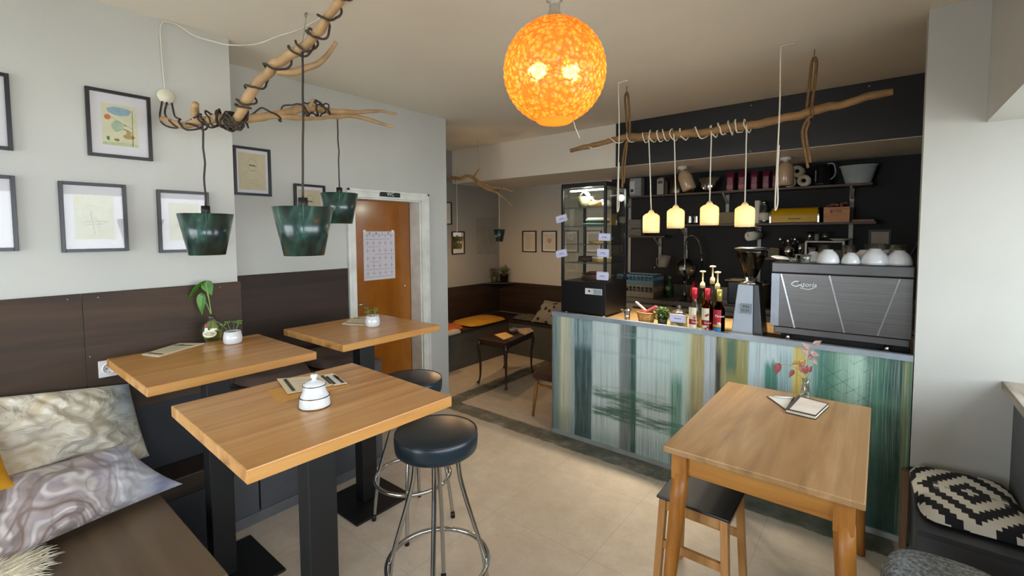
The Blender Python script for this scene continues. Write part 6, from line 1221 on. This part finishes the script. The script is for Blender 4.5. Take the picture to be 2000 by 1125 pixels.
# alcove lamps and branch
mb, PA, RA = branch([at_y(x, y, 3.9) for x, y in ((872, 343), (895, 350), (912, 344), (925, 347), (945, 365), (968, 375), (985, 388), (1000, 402))], [.018, .022, .02, .022, .02, .014, .009, .004], 21, 7)
T = thing('alcove_branch', 'bare twisted branch hanging under the ceiling in the alcove', 'branch', at_y(935, 360, 3.9)); mb.build('branch', DRW2, T)
for pts, r in ((((925, 347), (930, 338), (936, 330)), [.011, .009, .006]), (((930, 352), (960, 366), (980, 368), (1001, 374)), [.014, .013, .011, .005]), (((982, 368), (984, 360)), [.009, .004]), (((888, 350), (891, 357)), [.009, .004])):
    m_, _, _ = branch([at_y(x, y, 3.9) for x, y in pts], r, 22, 6, 10); m_.build('twig', DRW2, T)
hp1 = at_y(935, 345, 3.9); MB().tube([(hp1.x, 3.9, H), hp1], .0015, 5).build('hanging_wire', pm('#8a8a86', .4), T)
sm = dict(rt=.063, rb=.038)
for k, (px, py, Yc, topy, lab) in enumerate(((975, 448, 3.9, 378, 'small green bucket lamp with warm light in the alcove'), (893, 462, 3.6, 352, 'small dark glass lamp at the left of the alcove'))):
    c = at_y(px, py, Yc); h = .135; T = thing('small_pendant', lab, 'lamp', (c.x, c.y, c.z-h), 'small pendant lamps in the alcove')
    rt, rb = (.068, .041) if k == 0 else (.068, .045)
    MB().lathe([(rb, c.z-h), (rt, c.z), (rt-.002, c.z), (rb-.002, c.z-h)], (c.x, c.y, 0), 36, close=True).build('shade', SHADE if k == 0 else pm('#4a4526', .2, var=.6, scale=18), T)
    MB().lathe([(rb-.003, c.z-h), (rt-.003, c.z), (rt-.004, c.z), (rb-.004, c.z-h)], (c.x, c.y, 0), 36, close=True).build('lining', CREAM, T)
    MB().sphere((c.x, c.y, c.z-h+.03), .022).build('light_bulb', emit('#ffce80', 12), T); MB().cyl((c.x, c.y, c.z-.03), (c.x, c.y, c.z+.012), .011, 12).build('lamp_holder', CHR, T)
    MB().tube([(c.x, c.y, c.z), (c.x+.003, c.y, c.z+.2), at_y(px-1, topy, Yc)], .0025, 6).build('cable', W2, T)
    LIGHTS.append(((c.x, c.y, c.z-h-.005), 15., (1, .62, .3), .02))
# ------------------------------------------------------------------ things on the bar tables
zt = 1.0505
PAPR = pm('#d8cdb0', .7, name='menu_paper', var=.03); KRAFT = pm('#c9964c', .7, var=.06); INKM = pm('#3c3a30', .7)
def menu(px, m, z, th, name, lab, cat='menu', marks=True, ink=INKM, crv=0):
    P_ = [at_z(x, y, z) for x, y in px]; A, B_, C_, D_ = P_      # around the sheet
    T = thing(name, lab, cat, (A+B_+C_+D_)/4)
    T.location.z = z; mb = MB()
    f = lambda u, v: A.lerp(B_, u).lerp(D_.lerp(C_, u), v)+ZA*(crv*abs(u-.5)**2*4*.5)
    n_ = 14; mb.grid(lambda u, v: f(u, v)+ZA*th, n_, 3); mb.grid(lambda u, v: f(1-u, v), n_, 3)
    for (u0, v0, u1, v1) in ((0, 0, 1, 0), (1, 0, 1, 1), (1, 1, 0, 1), (0, 1, 0, 0)): mb.grid(lambda u, v: f(u0+(u1-u0)*u, v0+(v1-v0)*u)+ZA*(th*v), n_, 1, smooth=False)
    mb.build('sheet', m, T)
    if marks:
        k = MB(); g = lambda u, v: f(u, v)+ZA*(th+.0007)
        for u in (.12, .78): k.ribbon([g(u, .08), g(u, .92)], .012, ZA)
        k.ribbon([g(.84, .25), g(.84, .45)], .008, ZA); 
        for v in (.3, .5, .7): k.ribbon([g(.25+.02*i, v) for i in range(0, 20)], .0015, ZA)
        k.build('printed_lines', ink, T)
    return T
menu([(520, 764), (660, 733), (683, 752), (545, 787)], KRAFT, zt, .0015, 'envelope', 'brown paper sheet under the menus on the nearest bar table', 'paper', False)
menu([(541, 742), (650, 731), (672, 748), (562, 771)], PAPR, zt+.003, .002, 'menu_card', 'cream menu with dark bars beside the sugar bowl', 'menu', True, crv=.006)
menu([(633, 735), (655, 731), (678, 749), (652, 753)], pm('#dcd9d0', .7), zt+.0065, .001, 'receipt', 'small white printed slip lying on the right end of the menu', 'paper', True)
menu([(277, 693), (350, 671), (399, 671), (310, 697)], PAPR, zt, .003, 'menu_card', 'cream menu on the bar table by the wall beside the glass bottle', 'menu', True)
menu([(668, 633), (692, 620), (722, 620), (716, 636)], PAPR, zt, .003, 'menu_card', 'cream menu on the bar table in front of the WC door', 'menu', True)
# sugar bowl
c = at_z(615, 792, zt); T = thing('sugar_bowl', 'white china sugar bowl with gold rims and lidded knob', 'sugar bowl', (c.x, c.y, zt)); GLD = pm('#6d5a3e', .2, .9); x, y, z = c.x, c.y, zt
s_ = .048; Z0 = zt
MB().lathe([(s_*.97, z), (s_*1.0, z+0.0034), (s_*.95, z+0.0172), (s_*.93, z+0.0292), (s_*.9, z+0.0344), (s_*.8, z+0.0413), (s_*.72, z+0.0516), (s_*.69, z+0.0619), (s_*.71, z+0.0671), (.001, z+0.0671)], (x, y, 0), 44).build('bowl', CUPM, T)
for rr, zz in ((s_*1.0, z+0.0017), (s_*.945, z+0.0327)): MB().tube([(x+rr*math.cos(a), y+rr*math.sin(a), zz) for a in [2*PI*k/44 for k in range(44)]], .0015, 6, True).build('gold_rim', GLD, T)
Ld = MB().lathe([(s_*.72, z+0.0675), (s_*.68, z+0.0722), (s_*.4, z+0.0808), (.007, z+0.0843), (.007, z+0.0894), (.0115, z+0.0946), (.0115, z+0.0998), (.006, z+0.1041), (.001, z+0.1041)], (x, y, 0), 40).build('lid', CUPM, T)
MB().tube([(x+s_*.72*math.cos(a), y+s_*.72*math.sin(a), z+0.0684) for a in [2*PI*k/44 for k in range(44)]], .0014, 6, True).build('gold_rim', GLD, Ld, origin=T.location); MB().sphere((x, y, z+0.1049), .0055).build('gold_tip', GLD, Ld, origin=T.location)
# succulents in white pots
LF = pm('#5f7f3c', .5, var=.3, scale=40)
for px, py, lab, sd, h in ((455, 673, 'small succulent in a white pot next to the glass bottle', 3, .062), (728, 640, 'small succulent in a white pot on the table by the WC door', 5, .064)):
    c = at_z(px, py-3, zt); x, y = c.x, c.y; T = thing('succulent_pot', lab, 'plant', (x, y, zt), 'white pots with succulents'); r = .043
    MB().lathe([(r*.85, zt), (r*.98, zt+.008), (r, zt+h*.5), (r*.86, zt+h), (r*.78, zt+h), (r*.8, zt+h-.01), (.001, zt+h-.01)], (x, y, 0), 36).build('pot', CUPM, T)
    MB().lathe([(r*.79, zt+h-.012), (r*.5, zt+h-.007), (.001, zt+h-.006)], (x, y, 0), 24).build('soil', pm('#3a2c22', .9), T)
    rnd = random.Random(sd); mb = MB(); st_m = MB()
    for k in range(5):
        a = rnd.uniform(0, 2*PI); lean = rnd.uniform(.01, .03); hh = rnd.uniform(.02, .045); tp_ = Vector((x+lean*math.cos(a)*1.4, y+lean*math.sin(a)*1.4, zt+h+hh)); st_m.tube([(x+lean*.3*math.cos(a), y+lean*.3*math.sin(a), zt+h-.01), tp_], .0016, 6)
        for q in range(6):
            b = q*PI/3+rnd.random(); d = Vector((math.cos(b), math.sin(b), rnd.uniform(.0, .5))).normalized(); mb.lathe([(.0005, 0), (.004, .006), (.005, .012), (.0005, .018)], tp_, 8, d+ZA*.5, sy=.5)
    mb.build('leaves', LF, T); st_m.build('stems', pm('#6b7a44', .6), T)
# glass bottle vase with big leaves
c = at_z(415, 664, zt); x, y = c.x, c.y; T = thing('bottle_vase', 'round glass bottle with cream label holding a leafy cutting', 'vase', (x, y, zt)); r = .053
MB().shell([(r*.9, zt+.001), (r, zt+.01), (r, zt+.068), (r*.85, zt+.088), (r*.45, zt+.104), (.015, zt+.108), (.015, zt+.12)], (x, y, 0), .0025, seg=44).build('glass_body', glass(amount=.04, tint='#f6f9f3'), T)
MB().lathe([(.0155, zt+.112), (.017, zt+.114), (.017, zt+.126), (.0155, zt+.127)], (x, y, 0), 24).build('bottle_ring', pm('#3c3630', .35), T)
MB().lathe([(.001, zt+.004), (r*.92, zt+.005), (r*.92, zt+.045), (.001, zt+.045)], (x, y, 0), 36).build('water', glass('#d9e2b9', amount=.02, tint='#e2ebc4'), T)
d = (CAM-c); d.z = 0; d.normalize(); rt_ = Vector((-d.y, d.x, 0)); th0 = math.atan2(d.y, d.x)
mb = MB(); vs_ = []
for k in range(20): a = 2*PI*k/20; u = .62*math.cos(a); v = .019*math.sin(a); th = th0+u-.25; vs_.append(Vector((x+(r+.001)*math.cos(th), y+(r+.001)*math.sin(th), zt+.043+v)))
vs_.reverse(); cc = sum(vs_, Vector())/20; cc = Vector((x, y, cc.z))+(cc-Vector((x, y, cc.z))).normalized()*(r+.0018)
for k in range(20): mb.poly([cc, vs_[k], vs_[(k+1) % 20]])
mb.build('paper_label', pm('#ded7bd', .6), T)
for q, w_ in ((.006, .5), (-.002, .8), (-.01, .6)):
    lp_ = [Vector((x+(r+.0022)*math.cos(th0-.25+u*w_*.5), y+(r+.0022)*math.sin(th0-.25+u*w_*.5), zt+.045+q)) for u in (-1, -.5, 0, .5, 1)]; MB().ribbon(lp_, .0022, d).build('label_text', INKM, T)
mb = MB(); rnd = random.Random(8)
for k in range(26): a = rnd.uniform(0, 2*PI); mb.tube(bez([(x+.01*math.cos(a), y+.01*math.sin(a), zt+.1), (x+.03*math.cos(a), y+.03*math.sin(a), zt+.05), (x+.035*math.cos(a+1), y+.035*math.sin(a+1), zt+.015)], 4), .0022, 6)
mb.build('roots', pm('#8fa050', .6), T)
MB().sphere((x-rt_.x*.02+0, y-rt_.y*.02, zt+.078), .013, sz=1.2).build('pink_petal', pm('#b0204c', .5), T)
GR1 = pm('#3a6d1a', .4, var=.25, scale=30, name='leaf_green'); 
def leaf(base, tipv, wid, nrm, m, fold=.0):
    mb = MB(); base, tipv = Vector(base), Vector(tipv); ax_ = tipv-base; L_ = ax_.length; ax_.normalize(); sd_ = ax_.cross(Vector(nrm)).normalized(); nn = sd_.cross(ax_)
    def pt(u, v):
        s = v*2-1; w = wid*math.sin(PI*min(1, u**.62))**.9*(1.08-.45*u)
        return base+ax_*(L_*(u-.12*(1-abs(s))*0+(-.14*abs(s)*(1-u)**3)))+sd_*(s*w/2)+nn*(fold*w*abs(s)-.12*L_*u*u)
    mb.grid(pt, 20, 10); o = mb.build('leaf', m, T, solid=.0009); return o
def vp(px, py, off=0): return at_d(px, py, (c-CAM).dot(FW)+off)
neck = vp(412, 613)
for (b, t_, w_, nr, fo) in (((398, 553), (359, 590), .05, (-.3, -.3, 1), .25), ((402, 552), (413, 577), .058, (.7, -.5, .3), .0), ((394, 577), (392, 616), .052, (.6, -.7, .2), .1), ((396, 552), (392, 566), .03, (.2, -.5, 1), .1)):
    leaf(vp(*b), vp(*t_), w_, nr, GR1, fo)
sm_ = MB()
for q in ([(412, 613), (408, 585), (398, 553)], [(413, 613), (407, 575), (402, 552)], [(411, 613), (405, 596), (394, 577)]): sm_.tube(bez([vp(*p) for p in q], 5), .0018, 6)
sm_.build('stems', pm('#7a9a4a', .5), T)
# ------------------------------------------------------------------ light wooden table: notebook, menu, leafy vase
zn = .7525
q = [at_z(x, y, zn+.0) for x, y in ((1534, 806), (1593, 820), (1619, 795), (1558, 779))]
T = thing('notebook', 'closed dark edged notebook with pale cover on the light wooden table', 'notebook', (q[0]+q[2])/2); T.location.z = zn
MB().prism(q, (0, 0, .003)).build('back_cover', pm('#1d1c1a', .6), T)
qi = [p.lerp((q[0]+q[2])/2, .03) for p in q]; MB().prism([p+ZA*.003 for p in qi], (0, 0, .012)).build('page_block', pm('#d9d2ba', .7), T)
MB().prism([p+ZA*.015 for p in q], (0, 0, .002)).build('front_cover', pm('#2c2a28', .6), T)
cc = (q[0]+q[2])/2; MB().prism([p.lerp(cc, .12)+ZA*.0171+(q[2]-q[3])*.02 for p in q], (0, 0, .0012)).build('cover_paper', pm('#cfc7bd', .7), T)
s0 = MB().prism([q[0]+ZA*.0185, q[0].lerp(q[1], .12)+ZA*.0185, q[3].lerp(q[2], .12)+ZA*.0185, q[3]+ZA*.0185], (0, 0, .001)).build('binding', pm('#3d3b37', .5), T)
tri_ = [at_z(x, y, zn) for x, y in ((1497, 775), (1552, 776), (1536, 803))]
T = thing('folded_card', 'folded white card with dark edge lying left of the notebook', 'card', sum(tri_, Vector())/3); T.location.z = zn
MB().prism(tri_, (0, 0, .003)).build('backing', pm('#4a3222', .6), T); ce = sum(tri_, Vector())/3; MB().prism([p.lerp(ce, .12)+ZA*.003 for p in tri_], (0, 0, .002)).build('sheet', pm('#c9ccc8', .6), T)
a, b_ = at_z(1512, 776, zn+.006), at_z(1548, 779, zn+.006); o = MB().cyl(a, b_, .0042, 12).build('pen', pm('#dcdcda', .3)); o.location.z += .0035; tag(o, 'white pen lying on the folded card', 'pen')
c = at_z(1573, 776, zn); x, y = c.x, c.y
T = thing('leaf_vase', 'slim clear glass vase with reddish dried leaves on the light wooden table', 'vase', (x, y, zn))
MB().shell([(.02, zn+.001), (.023, zn+.02), (.018, zn+.05), (.014, zn+.07), (.019, zn+.095)], (x, y, 0), .002, seg=32).build('glass_body', GL, T)
def wp(px, py, off=0): return at_d(px, py, (c-CAM).dot(FW)+off)
sm_ = MB()
for q in ([(1573, 772), (1576, 740), (1578, 700), (1582, 680)], [(1572, 772), (1574, 735), (1560, 722), (1535, 712), (1516, 717)], [(1574, 772), (1578, 735), (1590, 712)], [(1573, 772), (1572, 745), (1556, 730), (1548, 728)]): sm_.tube(bez([wp(*p) for p in q], 5), .0012, 6)
sm_.build('stems', pm('#7d6a52', .6), T)
RL = pm('#7f3b34', .5, var=.2, scale=40); PK = pm('#8f7065', .5, var=.15, scale=40); YL_ = pm('#8f7020', .5, var=.2, scale=40)
for (b, t_, w_, m) in (((1521, 712), (1514, 733), .036, RL), ((1549, 724), (1541, 738), .024, RL), ((1560, 706), (1545, 712), .024, YL_), ((1570, 706), (1553, 708), .026, YL_), ((1568, 725), (1560, 708), .028, RL), ((1572, 728), (1578, 712), .026, RL), ((1580, 725), (1586, 714), .022, RL), ((1588, 704), (1598, 712), .024, PK), ((1578, 690), (1564, 682), .032, PK),
                       ((1580, 680), (1566, 668), .03, PK), ((1584, 690), (1602, 694), .03, PK), ((1590, 672), (1606, 665), .026, PK), ((1576, 760), (1562, 750), .022, PK), ((1582, 700), (1592, 686), .026, PK), ((1566, 718), (1574, 702), .022, PK)):
    leaf(wp(*b), wp(*t_), w_, (CAM-c).normalized()+Vector((.2, 0, .3)), m, .1)
# ------------------------------------------------------------------ light
w = bpy.data.worlds.new('sky'); scene.world = w; w.use_nodes = True; n = w.node_tree.nodes; n.clear()
bg = n.new('ShaderNodeBackground'); ow = n.new('ShaderNodeOutputWorld'); w.node_tree.links.new(bg.outputs[0], ow.inputs[0])
bg.inputs[0].default_value = (.86, .93, 1., 1); bg.inputs[1].default_value = 11
def portal(loc, rot, sx, sy):
    l = bpy.data.lights.new('window_portal', 'AREA'); l.shape = 'RECTANGLE'; l.size = sx; l.size_y = sy; l.cycles.is_portal = True
    o = bpy.data.objects.new('window_portal', l); COL.objects.link(o); o.location = loc; o.rotation_euler = rot
portal((XR+.16, (YBK+YC)/2, (sz+lint.z)/2), (0, PI/2, 0), lint.z-sz, YC-YBK)
portal((-2.0, YBK-.17, 1.3), (PI/2, 0, 0), 2.2, 1.9)
def point(loc, watt, col=(1, .78, .5), r=.03, name='bulb_light', parent=None):
    l = bpy.data.lights.new(name, 'POINT'); l.energy = watt; l.color = col; l.shadow_soft_size = r
    o = bpy.data.objects.new(name, l); COL.objects.link(o); o.location = loc; return o
for a in LIGHTS: point(*a)
vs = scene.view_settings; vs.view_transform = 'Standard'; vs.look = 'None'; vs.gamma = 1; vs.exposure = -.2; vs.use_curve_mapping = False
scene.cycles.use_denoising = True; scene.cycles.max_bounces = 10; scene.cycles.transparent_max_bounces = 24; scene.cycles.sample_clamp_indirect = 6; scene.cycles.caustics_reflective = False; scene.cycles.caustics_refractive = False
